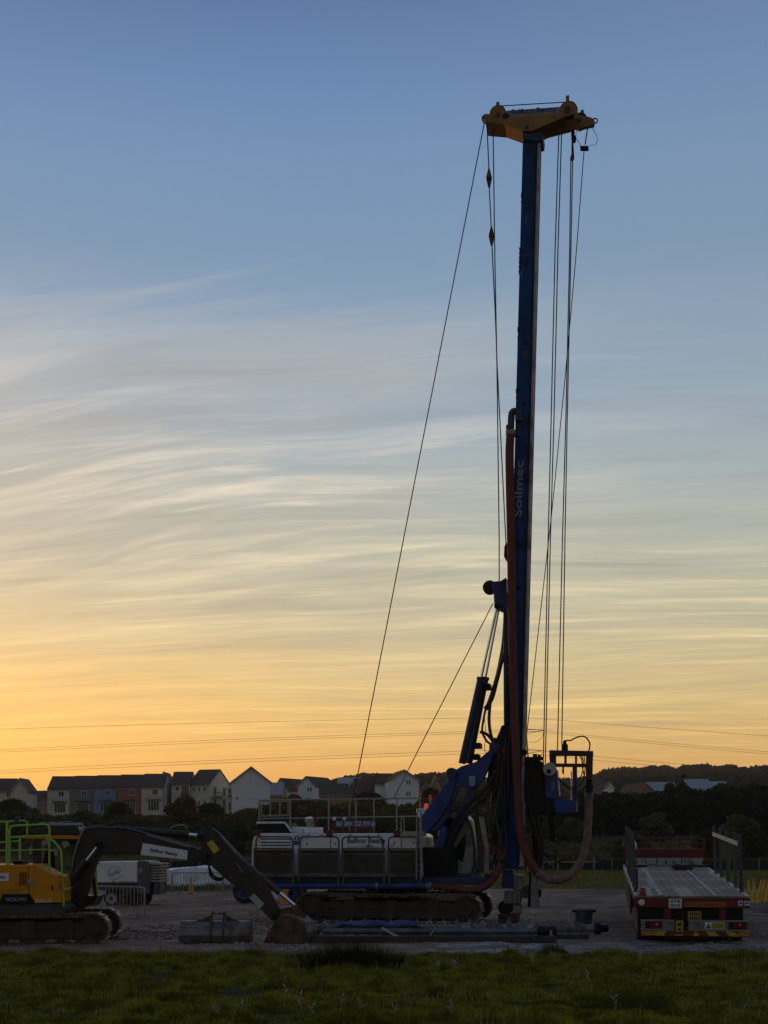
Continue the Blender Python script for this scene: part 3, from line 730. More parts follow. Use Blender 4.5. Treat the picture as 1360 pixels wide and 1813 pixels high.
# row of five rendered terraced houses
cols = [(84, 125, m_cream, 'cream rendered terraced house at the left end of the row', 1398.2, 1376.0),
        (125, 165.5, m_rgreen, 'sage green terraced house between the cream and the blue one', 1397.4, 1375.2),
        (165.5, 207.5, m_rblue, 'blue rendered terraced house in the middle of the row', 1396.4, 1374.2),
        (207.5, 250, m_rred, 'red terraced house right of the blue one', 1395.4, 1373.0),
        (250, 291, m_cream, 'cream terraced house at the right end of the row', 1394.4, 1371.6)]
for x0, x1, mt, lab, ev, rd in cols:
    o, W, e, rz = gable_house('terraced_house', lab, x0, x1, 280, ev, rd, 9.0, mt, m_roof, group='rendered terraced houses on the rise', over=.12)
    window(o, W*.48, 0, e-1.45, 1.15, 1.1, 2)
    window(o, W*.30, 0, e-4.75, 2.3, 2.0, 4)
    c = MB(); c.b2((W*.22, -.95, e-2.5), (W*.86, 0-.005, e-2.42))
    for k in range(6): c.b2((W*.23+W*.62*k/5, -.93, e-2.42), (W*.23+W*.62*k/5+.05, -.88, e-1.95))
    c.b2((W*.22, -.95, e-1.98), (W*.86, -.88, e-1.93)); c.build('balcony', m_dgrey, o)
    MB().b2((W-.16, -.12, 0), (W-.06, -.02, e)).build('downpipe', m_deckblk, o)
    MB().b2((W*.78, -1.6, 0), (W*.84, -1.2, e-5.1)).build('gate_pier', m_fr, o)

# leftmost gabled house, dark low roof behind
o, W, e, rz = gable_house('gabled_house', 'pale gabled house at the far left edge', 20, 50, 275, 1400, 1379, 7, m_cream, m_roof, 'y', 0)
o, W, e, rz = gable_house('gabled_house', 'grey roofed wing joined to the leftmost gabled house', -70, 20.6, 277, 1400.5, 1380, 8, m_cream, m_roof, 'x', 0)
window(o, W*.9, 0, e-1.3, .8, 1.1, 2)
o, W, e, rz = gable_house('roadside_house', 'dark brown roofed house in the gap left of the terrace', 48, 92, 330, 1418, 1401.5, 10, m_brick, m_roofb, 'x', 0)
for k in range(2):
    MB().beam((W*(.58+.2*k), 1.2, e+1.35), (W*(.60+.2*k), 2.4, e+2.55), .7, .2).build('skylight', m_pane, o)

# cream flats with balconies
o, W, e, rz = gable_house('brick_gabled_house', 'narrow brick gable between the terrace and the cream flats', 286, 306, 288, 1392, 1367.5, 9, m_brick, m_roof, 'y', 0, ridge_off=-.85)
o, W, e, rz = gable_house('apartment_building', 'cream flats with slate roof and small upper windows', 303.5, 336, 283, 1389.5, 1368, 9, m_cream, m_roof, 'x', 0, cat='flats')
window(o, W*.22, 0, e-1.2, .75, .8, 1); window(o, W*.56, 0, e-1.9, 1.5, 1.7, 3)
MB().b2((W*.52, -.5, e-2.5), (W*.98, -.02, e-1.7)).build('balcony', m_dgrey, o)
o, W, e, rz = gable_house('apartment_building', 'taller cream flats whose gable end carries stacked balconies', 334, 374, 284, 1389.5, 1364.5, 10, m_cream, m_roof, 'x', R(-20), cat='flats')
for k in range(3): window(o, W*(.2+.27*k), 0, e-1.4, .6, .9, 1); window(o, W*(.2+.27*k), 0, e-4.2, .6, .9, 1)
for k in range(3):
    window(o, 2.0, W+.0, e-2.2-2.6*k, 1.4, 1.9, 2, 'x'); window(o, 6.2, W+.0, e-2.2-2.6*k, 1.4, 1.9, 2, 'x')
    bl = MB(); bl.b2((W+.01, 1.2, e-2.6-2.6*k), (W+1.4, 8.6, e-2.5-2.6*k))
    for q in range(9): bl.b2((W+1.32, 1.25+.9*q, e-2.5-2.6*k), (W+1.38, 1.33+.9*q, e-1.6-2.6*k))
    bl.b2((W+1.3, 1.2, e-1.62-2.6*k), (W+1.4, 8.6, e-1.55-2.6*k)); bl.build('balcony', m_dgrey, o)
# big white gable
o, W, e, rz = gable_house('gabled_house', 'large blank white gable house right of the cream flats', 411, 478, 272, 1384, 1358, 12, m_wren, m_roofp, 'y', R(9), over=.45)
window(o, .75, 0, e-3.6, .5, .6, 1)
MB().b2((-.9, 1.0, 0), (-.01, 9, e-1.0)).build('stair_wing', m_cream, o)
for k in range(3): window(o, -.75, .95, e-3.2-2.6*k, .6, 1.8, 1)
MB().prism([(-1.9, .6, e-3.3), (-.2, .6, e-2.1), (-.2, .6, e-2.3), (-1.9, .6, e-3.5)], (0, 2, 0)).build('porch_roof', m_fr, o)
# smaller houses to the right
gable_house('terraced_house', 'small grey roofed link house beside the large white gable', 476, 500, 300, 1407, 1387, 8, m_brick, m_roofp, 'x')
o, W, e, rz = gable_house('gabled_house', 'small house with cream gable and red brown roof', 486, 512, 310, 1398, 1379, 9, m_cream, m_roofb, 'y', R(-28), ridge_off=0)
o, W, e, rz = gable_house('gabled_house', 'white gabled house with one twin window and grey roof', 527, 562, 285, 1392, 1376, 9.5, m_wren, m_roof, 'y', R(-25))
window(o, W*.55, 0, e-1.2, .5, 1.0, 1); window(o, W*.55+.65, 0, e-1.2, .5, 1.0, 1)
gable_house('bungalow', 'low blue grey roofed bungalow with brick front', 566, 617, 262, 1408, 1389, 8, m_brick, m_roof, 'x', R(3))
gable_house('gabled_house', 'pale roofed house half hidden behind the brown roof', 598, 640, 340, 1392, 1378, 9, m_cream, m_roofp, 'x')
o, W, e, rz = gable_house('brick_gabled_house', 'small brick gable with white verge under the stay rope', 613, 633, 268, 1404, 1385, 3, m_brick, m_roofb, 'y')
o, W, e, rz = gable_house('long_roof_house', 'house with long brown tiled roof and white window', 626, 697, 272, 1402.5, 1380, 8, m_brick, m_roofb, 'x')
window(o, W*.80, 0, e-1.15, 1.1, 1.0, 3)
o, W, e, rz = gable_house('gabled_house', 'tall white gable house with two twin windows', 689.5, 743, 264, 1381, 1364, 10, m_wren, m_roofb, 'y', R(9), over=.4)
for k in range(2): window(o, W*.56, 0, e-.9-2.15*k, .38, .9, 1); window(o, W*.56+.5, 0, e-.9-2.15*k, .38, .9, 1)
gable_house('long_roof_house', 'brown roofed wing joined to the tall white gable house', 664, 700, 270, 1388, 1371, 7, m_wren, m_roofb, 'x')
gable_house('cottage', 'small gabled house right of the tall white gable', 745, 764, 300, 1396, 1387, 7, m_brick, m_roofb, 'y')
gable_house('brick_gabled_house', 'steep brick gable with white verge behind the blue boom', 760, 781, 285, 1402, 1374, 7, m_brick, m_roofb, 'y', over=.25)
# right of the rig
gable_house('cottage', 'tiny white gable house behind the drilling head frame', 1073, 1087, 330, 1394, 1384, 8, m_wren, m_roofb, 'y')
gable_house('cottage', 'dark roofed house left of the tiny white gable', 1048, 1072, 335, 1394, 1380, 8, m_brick, m_roofb, 'x')
gable_house('gabled_house', 'red brown roofed house with white verge behind the thicket', 1128, 1162, 300, 1402, 1387, 9, m_brick, m_roofb, 'y', R(16), over=.35)
gable_house('long_roof_house', 'pale grey roofed house left of the pointed tree', 1152, 1200, 320, 1402, 1386, 9, m_cream, m_roofp, 'x')
gable_house('long_roof_house', 'pale grey roofed house right of the pointed tree', 1221, 1261, 312, 1397, 1381, 9, m_cream, m_roofp, 'x')
gable_house('gabled_house', 'white gabled house at the right end of the pale roofs', 1256, 1292, 318, 1399, 1385, 9, m_wren, m_roofp, 'x')
gable_house('cottage', 'small gable house at the far right behind the thicket', 1335, 1352, 340, 1397, 1388, 8, m_cream, m_roofb, 'y')

# ------------------------------------------------------------------ power line
def pylon(px, Y):
    b = P(px, HY, Y); g = 6.; o = thing('pylon', 'lattice power pylon standing behind the mast with its arms showing', 'pylon', (b.x, Y, g))
    H = wz(1268, Y)-g; L = MB(); 
    def hw(z): return 2.6*(1-z/H)**1.3+.28
    for sx in (-1, 1):
        for sy in (-1, 1):
            L.tube([(sx*hw(z), sy*hw(z), z) for z in np.linspace(-.5, H*.985, 9)], .12, 4)
    L.build('leg', m_dgrey, o)
    B = MB(); zs = np.linspace(1, H*.97, 14)
    for a, c in zip(zs, zs[1:]):
        for s in (-1, 1):
            B.beam((-hw(a), s*hw(a), a), (hw(c), s*hw(c), c), .07, .07); B.beam((hw(a), s*hw(a), a), (-hw(c), s*hw(c), c), .07, .07)
            B.beam((s*hw(a), -hw(a), a), (s*hw(c), hw(c), c), .07, .07)
    stuff(B.build('bracing', m_dgrey, o))
    for py, w in ((1293, 5.6), (1329, 5.2)):
        z = wz(py, Y)-g
        for s in (-1, 1):
            A = MB()
            for y in (-.4, .4): A.beam((0, y, z+.35), (s*w, 0, z), .16, .16); A.beam((0, y, z-1.1), (s*w, 0, z), .12, .12)
            A.build('cross_arm', m_dgrey, o)
            I = MB(); I.tube(catmull([(s*w, 0, z), (s*(w-.5), 0, z-2.2), (s*(w-2.6), .3, z-3.5), (s*(w-4), .3, z-3.2)], 5), .05, 4); I.build('jumper', m_dgrey, o)
    return o
PYY = 400
pylon(929, PYY)
def wire(p0, p1, Y0, Y1, sag, label):
    a, b = P(*p0, Y0), P(*p1, Y1); pts = []
    for i in range(25):
        t = i/24; q = a.lerp(b, t); q.z -= sag*4*t*(1-t); pts.append(q)
    return tag(MB().tube(pts, .040, 4).build('power_line', m_dgrey), label, 'power line', 'power lines running to the pylon')
for (a, b, lab) in [((-420, 1308), (929, 1270), 'topmost thin power line left of the mast'),
                    ((-420, 1351), (902, 1293), 'upper line of the middle pair of power lines left of the mast'),
                    ((-420, 1355), (955, 1295), 'lower line of the middle pair of power lines left of the mast'),
                    ((-420, 1389), (902, 1327.5), 'upper line of the lowest pair of power lines left of the mast'),
                    ((-420, 1393), (955, 1331), 'lower line of the lowest pair of power lines left of the mast')]:
    wire(a, b, 430, PYY, -1.0, lab)
for (a, b, lab) in [((929, 1270), (1700, 1322), 'topmost thin power line right of the mast'),
                    ((955, 1293), (1700, 1356), 'upper line of the middle pair of power lines right of the mast'),
                    ((905, 1291), (1700, 1362), 'lower line of the middle pair of power lines right of the mast'),
                    ((955, 1329), (1700, 1391), 'upper line of the lowest pair of power lines right of the mast'),
                    ((905, 1331), (1700, 1398), 'lower line of the lowest pair of power lines right of the mast')]:
    wire(a, b, PYY, 400, .6, lab)

# ------------------------------------------------------------------ crawler tracks (rig and excavator)
def crawler(root, x0, x1, y0, y1, h, pitch, mat_shoe, mat_frame, grouser=.035, z0=0., nroll=7):
    th = .05; r = h/2-th; xa, xb = x0+h/2, x1-h/2; zc = z0+h/2; yc = (y0+y1)/2; W = y1-y0
    L = 2*(xb-xa)+2*math.pi*r; n = int(round(L/pitch)); pt = L/n
    t = MB(); pts = []
    for k in range(64):
        s = L*k/64; pts.append(s)
    def pos(s, rr):
        s %= L; a = xb-xa; c = math.pi*r
        if s < a: return Vector((xa+s, 0, zc+rr)), 0.
        s -= a
        if s < c: q = s/r; return Vector((xb+rr*math.sin(q), 0, zc+rr*math.cos(q))), q
        s -= c
        if s < a: return Vector((xb-s, 0, zc-rr)), math.pi
        s -= a; q = s/r; return Vector((xa-rr*math.sin(q), 0, zc-rr*math.cos(q))), math.pi+q
    for rr, wy in ((r-.02, W*.28),):
        A = [pos(L*k/72, rr)[0]+Vector((0, yc-wy, 0)) for k in range(73)]; B = [a+Vector((0, 2*wy, 0)) for a in A]
        t.strip(A, B, -.07)
    tr = t.build('track', mat_shoe, root)
    s = MB(); s.b2((-pt*.47, -W/2, 0), (pt*.47, W/2, .022)); s.b2((-pt*.42, -W/2, .022), (-pt*.30, W/2, .022+grouser)); s.b2((pt*.22, -W/2, .022), (pt*.32, W/2, .022+grouser*.7))
    s.b2((-pt*.5, -W*.22, -.05), (pt*.4, W*.22, 0))
    sh = s.mesh('track_shoe', mat_shoe)
    for k in range(n):
        p, q = pos(pt*(k+.3), r); o = link('track_shoe', sh, tr); sag = -.02*math.sin(math.pi*min(1, max(0, (p.x-xa)/(xb-xa)))) if q == 0 else 0
        o.location = (p.x, yc, p.z+sag); o.rotation_euler = (0, q+rng.uniform(-.02, .02), 0)
    f = MB(); zb = z0+h*.2
    f.prism([(xa-.05, 0, zb), (xb-.25, 0, zb), (xb-.1, 0, z0+h*.42), (xb-.1, 0, z0+h*.60), (xb-.6, 0, z0+h*.70), (xa+.5, 0, z0+h*.70), (xa-.05, 0, z0+h*.58)], (0, W*.62, 0))
    f.v = [(a, b+y0+W*.17, c) for a, b, c in f.v]
    fo = f.build('track_frame', mat_frame, tr, bevel=.02)
    g = MB(); yo = y0+W*.17
    for q in range(3):
        xx = xa+(xb-xa)*(.22+.27*q); g.b2((xx, yo-.05, z0+h*.2), (xx+.32, yo+.02, z0+h*.76))
    g.b2((xa+.2, yo-.03, z0+h*.5), (xb-.4, yo+.0-.002, z0+h*.55)); g.build('step_bracket', mat_frame, tr, bevel=.01)
    for xx, nm in ((xa, 'sprocket'), (xb, 'idler')):
        MB().lathe((xx, yc, zc), [(r*.30, -W*.40), (r*.45, -W*.40), (r*.52, -W*.33), (r*.88, -W*.30), (r*.93, -W*.25), (r*.93, W*.25), (r*.5, W*.33)], 24, 'y').build(nm, mat_frame, tr, True)
    rl = MB().lathe((0, yc, 0), [(.05, -W*.3), (.12*h, -W*.3), (.14*h, -W*.2), (.14*h, W*.2), (.12*h, W*.3)], 14, 'y').mesh('roller', mat_frame, True)
    for k in range(nroll):
        o = link('roller', rl, tr); o.location = (xa+.35+(xb-xa-.7)*k/(nroll-1), 0, z0+h*.17)
    return tr

def hydraulic(parent, a, b, split, r1, r2, mat=None, seg=14, names=('cylinder', 'rod')):
    a, b = Vector(a), Vector(b); m = a.lerp(b, split); d = (b-a).normalized()
    t = MB(); t.tube([a, a+d*.06, m-d*.08, m-d*.08, m], [r1*.95, r1, r1, r1*1.16, r1*1.16], seg)
    c = t.build(names[0], mat or m_blue, parent, True)
    MB().tube([m, b], r2, 10).build(names[1], m_chrome, c, True)
    MB().lathe(b, [(r2*1.9, -.09), (r2*1.9, .09)], 12, 'y').build('rod_eye', m_deckblk, c, True)
    return c

# ------------------------------------------------------------------ piling rig
fr = Frame(.4, 42.5, R(-11)); A = fr.at
rig = frame_thing('drilling_rig', 'tall blue piling rig with yellow mast head standing on crawler tracks', 'piling rig', fr)
hn = A(700, 1581, -1.75).z; xr0, xr1 = A(521, 1610, -1.75).x, A(853, 1610, -1.75).x
crawler(rig, xr0, xr1, -1.75, -1.05, hn, .21, m_track, m_frame, .04)
crawler(rig, xr0, xr1, 1.05, 1.75, hn, .21, m_track, m_frame, .04)
zt = hn
MB().b2((-1.9, -1.0, .32), (2.0, 1.0, .72)).b2((-1.1, -1.25, .45), (-.5, 1.25, .85)).b2((.6, -1.25, .45), (1.2, 1.25, .85)).lathe((0, 0, 0), [(1.0, .72), (1.0, zt+.12)], 24).build('undercarriage', m_dgrey, rig)
# upper frame and engine house
def rect(px0, py0, px1, py1, c):
    a = A(px0, py0, c); b = A(px1, py1, c); return a, b
def slab(mb, px0, py0, px1, py1, c0, c1):
    a, b = rect(px0, py0, px1, py1, c0); mb.b2((a.x, c0, a.z), (b.x, c1, b.z)); return mb
slab(MB(), 452, 1552, 858, 1567, -1.35, 1.45).build('upper_frame', m_navy, rig, bevel=.02)
yb = -1.42
pts = fr.pl([(446, 1500), (447, 1490), (452, 1477), (457, 1475), (735, 1475.5), (742, 1480), (745, 1553), (444, 1553)], yb)
body = MB().prism(pts, (0, 2.8, 0)).build('engine_house', m_white, rig, bevel=.04)
# panel lines, outlined doors, louvres
d0 = yb-.012
def door(px0, px1, py0, py1, r=8):
    pts = []
    for cx, cy, a0 in ((px0+r, py0+r, 180), (px1-r, py0+r, 270)):
        for k in range(7):
            a = R(a0+15*k); pts.append((cx+r*math.cos(a), cy+r*math.sin(a)))
    pts = [(px0, py1)]+pts+[(px1, py1)]
    MB().tube(fr.pl(pts, d0+.01), .022, 6).build('door_seal', m_navy, body)
for a, b in ((453.5, 519), (531, 600), (606, 678), (688, 741)): door(a, b, 1481.5, 1552)
for px in (585, 653):
    q = MB(); slab(q, px-.6, 1478, px+.6, 1552, d0, yb+.01); q.build('panel_joint', m_navy, body)
for k in range(3):
    lv = MB(); slab(lv, 462, 1484.5+5.3*k, 515, 1487.6+5.3*k, d0, yb+.02); lv.build('louvre', m_deckblk, body)
    fin = MB(); a = A(462, 1487.6+5.3*k, d0); b = A(515, 1487.6+5.3*k, d0); fin.prism([a, b, b+Vector((0, -.06, -.045)), a+Vector((0, -.06, -.045))], (0, 0, .015)); fin.build('louvre_fin', m_white, body)
def rtext(body_, mat, px0, py0, px1, py1, c, parent, bold=.02):
    a, b = A(px0, py1, c), A(px1, py1, c); h = A(px0, py0, c).z-a.z
    return text(body_, mat, parent, a, (1, 0, 0), (0, 0, 1), b.x-a.x, h, bold=bold)
rtext('Balfour Beatty', m_bluetext, 615, 1483, 683.5, 1496, yb-.006, body, .03)
rtext('Ground Engineering', m_greytext, 615, 1496.8, 671, 1503.0, yb-.006, body, .012)
MB().lathe(A(525.5, 1484, yb-.004), [(.075, -.002), (.075, .003)], 20, 'y').build('round_sign', m_bluetext, body)
q = MB(); slab(q, 520.5, 1489.5, 531, 1496, yb-.006, yb+.002); q.build('sign_plate', m_bluetext, body)
for px, py in ((522, 1551), (543, 1492), (592, 1492), (650, 1496), (656, 1496), (697, 1490), (731, 1490)):
    q = MB(); slab(q, px, py, px+2.2, py+3.4, yb-.02, yb+.005); q.build('latch', m_dgrey, body)
for px in (545, 566, 618, 668, 704):
    q = MB(); slab(q, px, 1477.2, px+4, 1479, yb-.018, yb+.005); q.build('hinge', m_dgrey, body)
rtext('i', m_sign, 524.6, 1480.5, 526.4, 1487.5, yb-.012, body, .04)
# folded up walkway gratings (steel mesh) in front of the engine house
cg = -1.72
for a, b in ((449, 520.5), (528, 601), (606, 682), (688.5, 745.5)):
    p, q = rect(a, 1501.5, b, 1553, cg); w = q.x-p.x; g = MB(); t = .05
    g.b2((p.x, cg-.02, p.z-t), (q.x, cg+.03, p.z)); g.b2((p.x, cg-.02, q.z), (q.x, cg+.03, q.z+.12)); g.b2((p.x, cg-.025, q.z-.25), (p.x+t, cg+.035, p.z)); g.b2((q.x-t, cg-.025, q.z-.25), (q.x, cg+.035, p.z))
    g.b2((p.x+t, cg-.02, p.z-.20), (q.x-t, cg+.03, p.z-.16)); 
    gr = g.build('walkway_panel', M('dirty_galvanised', (.115, .108, .098), .6, .3, .25, 4, (.06, .048, .038), .45), rig)
    m2 = MB(); nx = int(w/.055); zb, ztp = q.z+.12, p.z-.2
    for k in range(nx): x = p.x+t+(w-2*t)*(k+.5)/nx; m2.b2((x-.008, cg-.004, zb), (x+.008, cg+.006, ztp))
    nz = int((ztp-zb)/.055)
    for k in range(nz): z = zb+(ztp-zb)*(k+.5)/nz; m2.b2((p.x+t, cg-.012, z-.008), (q.x-t, cg-.004, z+.008))
    stuff(m2.build('grating', m_mesh, gr))
    bk = MB(); bk.b2((p.x+.02, cg+.04, q.z+.02), (q.x-.02, cg+.055, p.z-.06)); bk.build('back_sheet', M('dark_back_sheet', (.035, .03, .026), .8, 0, .4, 3, (.08, .055, .04), .4), gr)
# bits under the gratings
slab(MB(), 449, 1553, 746, 1566, -1.55, -1.4).build('side_sill', m_navy, rig)
MB().tube([A(470, 1570, -1.62), A(500, 1569, -1.62), A(765, 1568.5, -1.62)], .09, 12).build('grout_pipe', m_wblue, rig, True)
for px in (484, 668, 757, 762): MB().tube([A(px-2, 1569, -1.62), A(px+2, 1569, -1.62)], .125, 12).build('pipe_coupling', m_steel, rig, True)
# roof fittings
zr = A(600, 1475.5, yb).z
hat = MB().prism(fr.pl([(455, 1474), (456, 1457.5), (503, 1457), (516, 1474)], -1.1), (0, 1.5, 0)).build('intake_hood', m_deckblk, rig, bevel=.02)
MB().tube(fr.pl([(454.5, 1457), (504, 1456.5), (517, 1473)], -1.12), .035, 6).build('hood_trim', m_white, hat)
slab(MB(), 516, 1464, 537, 1475, -.8, .6).build('roof_box', m_white, rig, bevel=.03)
ex = slab(MB(), 538, 1465, 562, 1475, -1.0, -.2).build('exhaust_base', m_white, rig, bevel=.03)
c0 = A(549.5, 1466, -.6); MB().lathe((c0.x, -.6, c0.z), [(.12, -.05), (.12, .18), (.17, .19), (.17, .27), (.13, .30)], 16).build('exhaust_stack', m_beige, ex, True)
MB().lathe((c0.x, -.6, c0.z+.27), [(.16, 0), (.17, .03), (.10, .07), (.02, .085)], 16).build('rain_cap', m_white, ex, True)
c1 = A(557, 1452, -.6); MB().lathe((c1.x, -.6, c1.z-.08), [(.09, 0), (.1, .16), (.07, .2)], 12).build('air_cleaner', m_red, ex, True)
rk = MB()
for a in (591, 608, 625, 642, 656): rk.tube([A(a, 1473, -.7), A(a, 1453, -.7)], .022, 5)
for py in (1453.5, 1464, 1471): rk.tube([A(588, py, -.7), A(665, py, -.7)], .022, 5); rk.tube([A(588, py, -.2), A(665, py, -.2)], .022, 5)
rk = rk.build('roof_rack', m_red, rig)
MB().tube([A(596, 1459, -.45), A(663, 1459, -.45)], .11, 12).build('pattern_roll', M('blue_white_print', (.55, .60, .68), .6, 0, .3, 14, (.08, .14, .34), .6, 9.), rk, True)
for px in (592, 610): MB().lathe(A(px, 1449.5, -.45), [(.03, -.06), (.06, 0), (.03, .06)], 10).build('work_lamp', m_white, rk, True)
for a in (449, 577, 697):
    q = MB(); slab(q, a, 1470, a+11, 1480, yb-.06, yb+.2); q.build('corner_block', m_red, rig, bevel=.015)
# railing along the far edge of the roof, gate at the rear, loops at the ladder
rl = MB(); cf = 1.2
rl.tube(fr.pl([(461, 1416.5), (742, 1413.2), (744, 1416), (744, 1470)], cf), .024, 6); rl.tube(fr.pl([(462, 1449.5), (743, 1445)], cf), .02, 6)
for px in (514, 582, 619, 630, 662, 702.5): rl.tube(fr.pl([(px, 1414.5), (px, 1473)], cf), .022, 6)
rl.build('guard_rail', m_beige, rig)
rl = MB(); rl.tube(fr.pl([(459, 1474), (459, 1418), (461, 1416.5), (480, 1416.5)], -.9), .026, 6); rl.tube(fr.pl([(462.5, 1419.5), (513, 1419)], -.9), .024, 6); rl.tube(fr.pl([(463, 1445), (513, 1443.5)], -.9), .026, 6)
for px in (463, 478.5, 495.5, 510, 513.5): rl.tube(fr.pl([(px, 1419), (px, 1445 if px < 512 else 1473)], -.9), .022, 6)
rl.build('rear_gate', m_beige, rig)
for a, b, top in ((710.5, 715.5, 1447.5), (738.5, 745.5, 1435)):
    MB().tube(catmull(fr.pl([(a, 1500), (a, top+5), ((a+b)/2, top), (b, top+5), (b, 1475)], -1.5), 5), .022, 6).build('grab_rail', m_galv, rig)
ld = MB()
for px in (737.5, 745.5): ld.tube(fr.pl([(px, 1470), (px, 1557)], -1.8), .022, 6)
for k in range(7): ld.tube(fr.pl([(737.5, 1476+11*k), (745.5, 1476+11*k)], -1.8), .016, 5)
ld.build('ladder', m_galv, rig)
slab(MB(), 712, 1472, 752, 1481, -1.6, -1.3).build('step_plate', m_galv, rig)
slab(MB(), 737, 1431.5, 757, 1447, -.2, .5).build('control_box', m_white, rig, bevel=.03)
tw = slab(MB(), 757.4, 1406, 759.4, 1427, -.02, .08).build('signal_tower', m_dgrey, rig)
for py, mt in ((1408, m_litred), (1413.5, m_litred), (1419.5, m_litgreen)):
    MB().lathe(A(761.5, py+2, .03), [(.05, -.045), (.055, 0), (.05, .045)], 12).build('signal_lens', mt, tw, True)
MB().lathe(A(755, 1427, .0), [(.075, -.09), (.085, -.02), (.06, .06), (.02, .085)], 12).build('beacon', m_beacon, rig, True)
# cab (far side)
yc0 = .55
cabp = fr.pl([(776, 1547), (776, 1470), (786, 1442), (822, 1440), (832, 1452), (838, 1500), (839, 1530), (833, 1547)], yc0)
cab = MB().prism(cabp, (0, 1.05, 0)).build('cab', M('cab_grey_paint', (.42, .44, .43), .45, 0, .1, 3, (.12, .1, .08), .3), rig, bevel=.04)
MB().prism(fr.pl([(800, 1513), (824, 1475), (826, 1490), (820, 1526), (799, 1517)], yc0-.008), (0, .01, 0)).build('side_window', m_glass, cab)
MB().prism(fr.pl([(781, 1475), (790, 1449), (816, 1448), (798, 1490), (781, 1505)], yc0-.008), (0, .01, 0)).build('side_window', m_glass, cab)
MB().tube(fr.pl([(826, 1444), (836, 1470), (841, 1500), (841, 1530), (835, 1546)], yc0-.05), .035, 6).build('door_pillar', m_galv, cab)
MB().prism(fr.pl([(840, 1446), (848, 1446), (857, 1500), (857, 1545), (840, 1547), (845, 1520), (843, 1480)], .2), (0, 1.3, 0)).build('cab_guard', m_dgrey, rig)
MB().tube(catmull(fr.pl([(852, 1481), (868, 1481), (868.5, 1525)], .9), 4), .02, 5).tube(fr.pl([(869, 1510), (877, 1510), (877.5, 1482), (870, 1481.5)], .9), .02, 5).build('cab_rail', m_galv, rig)
slab(MB(), 776, 1548, 836, 1562, -.6, 1.6).build('cab_platform', m_navy, rig)
slab(MB(), 748, 1500, 800, 1556, -.9, .45).build('machinery_block', m_deckblk, rig, bevel=.02)
# parallelogram boom
def arm(name, pts, c0, c1, mat, bev=.02): return MB().prism(fr.pl(pts, c0), (0, c1-c0, 0)).build(name, mat, rig, bevel=bev)
low = [(745.5, 1446), (790, 1386), (794, 1376), (806, 1374), (807, 1384), (798, 1420), (775, 1454), (753, 1476), (746, 1474)]
for c in (-.62, .30): arm('lower_boom', low, c, c+.30, m_blue)
for c in (-.62, .30): arm('lower_boom_web', [(806, 1386), (812, 1392), (798, 1440), (776, 1470), (764, 1470), (776, 1454), (799, 1421)], c+.04, c+.26, m_navy)
tri = [(806, 1364), (816, 1357), (842, 1349), (869, 1326), (875, 1330), (868, 1352), (858, 1376), (846, 1393), (832, 1398), (815, 1393), (807, 1383)]
for c in (-.50, .24): arm('boom_head_plate', tri, c, c+.26, m_blue)
pv = A(799, 1369, -.66); MB().lathe((pv.x, 0, pv.z), [(.10, -.70), (.16, -.70), (.17, -.66), (.17, .66), (.16, .7)], 20, 'y').build('pivot_pin', m_navy, rig, True)
st = MB().prism(fr.pl([(830.5, 1375), (831.5, 1374), (840, 1374), (841, 1375.5), (840, 1390), (838.5, 1391), (833, 1391), (832, 1390)], -.512), (0, .012, 0)).build('label_sticker', M('pale_blue_sticker', (.28, .48, .62), .5, 0, .1, 8), rig)
for k in range(4): q = MB(); slab(q, 832.6, 1376.5+3.6*k, 839, 1377.8+3.6*k, -.518, -.51); q.build('sticker_line', m_wblue, st)
link_ = [(829, 1398), (846, 1392), (826, 1440), (794, 1512), (783, 1520), (778, 1512), (800, 1460)]
for c in (-.42, .2): arm('lower_link', link_, c, c+.22, m_navy)
arm('link_edge', [(844, 1396), (848, 1394), (829, 1440), (797, 1510), (794, 1511), (826, 1440)], -.45, -.36, m_red)
arm('strut', [(781, 1462), (792, 1462), (788, 1490), (770, 1528), (765, 1527), (774, 1492)], -.7, -.55, m_blue)
# lifting cylinders
for c, a, b in ((-.36, (818, 1352), (880.0, 1074)), (.38, (830, 1352), (883, 1078))):
    pa, pb = A(a[0], a[1], c), A(b[0], b[1], c); sp = (A(850 if c < 0 else 861, 1199, c)-pa).length/(pb-pa).length
    hydraulic(rig, pa, pb, sp, .112, .042, m_navy)
for px, py in ((855, 1210), (835, 1335), (838, 1315)):
    q = MB(); slab(q, px, py, px+12, py+9, -.3, .3); q.build('hose_clamp', m_deckblk, rig)
# sheave bracket on the back of the mast
arm('sheave_bracket', [(869, 1030), (887, 1028), (896, 1022), (897, 1082), (886, 1080), (875, 1071), (874, 1054)], -.25, .25, m_blue)
sc_ = A(867.5, 1040.5, 0); MB().lathe((sc_.x, 0, sc_.z), [(.06, -.10), (.15, -.10), (.215, -.07), (.17, 0), (.215, .07), (.15, .10), (.06, .10)], 28, 'y').build('rope_sheave', m_deckblk, rig, True)
arm('mast_fitting', [(893, 966), (898, 960), (900, 990), (896, 992), (892, 985)], -.12, .12, m_deckblk)
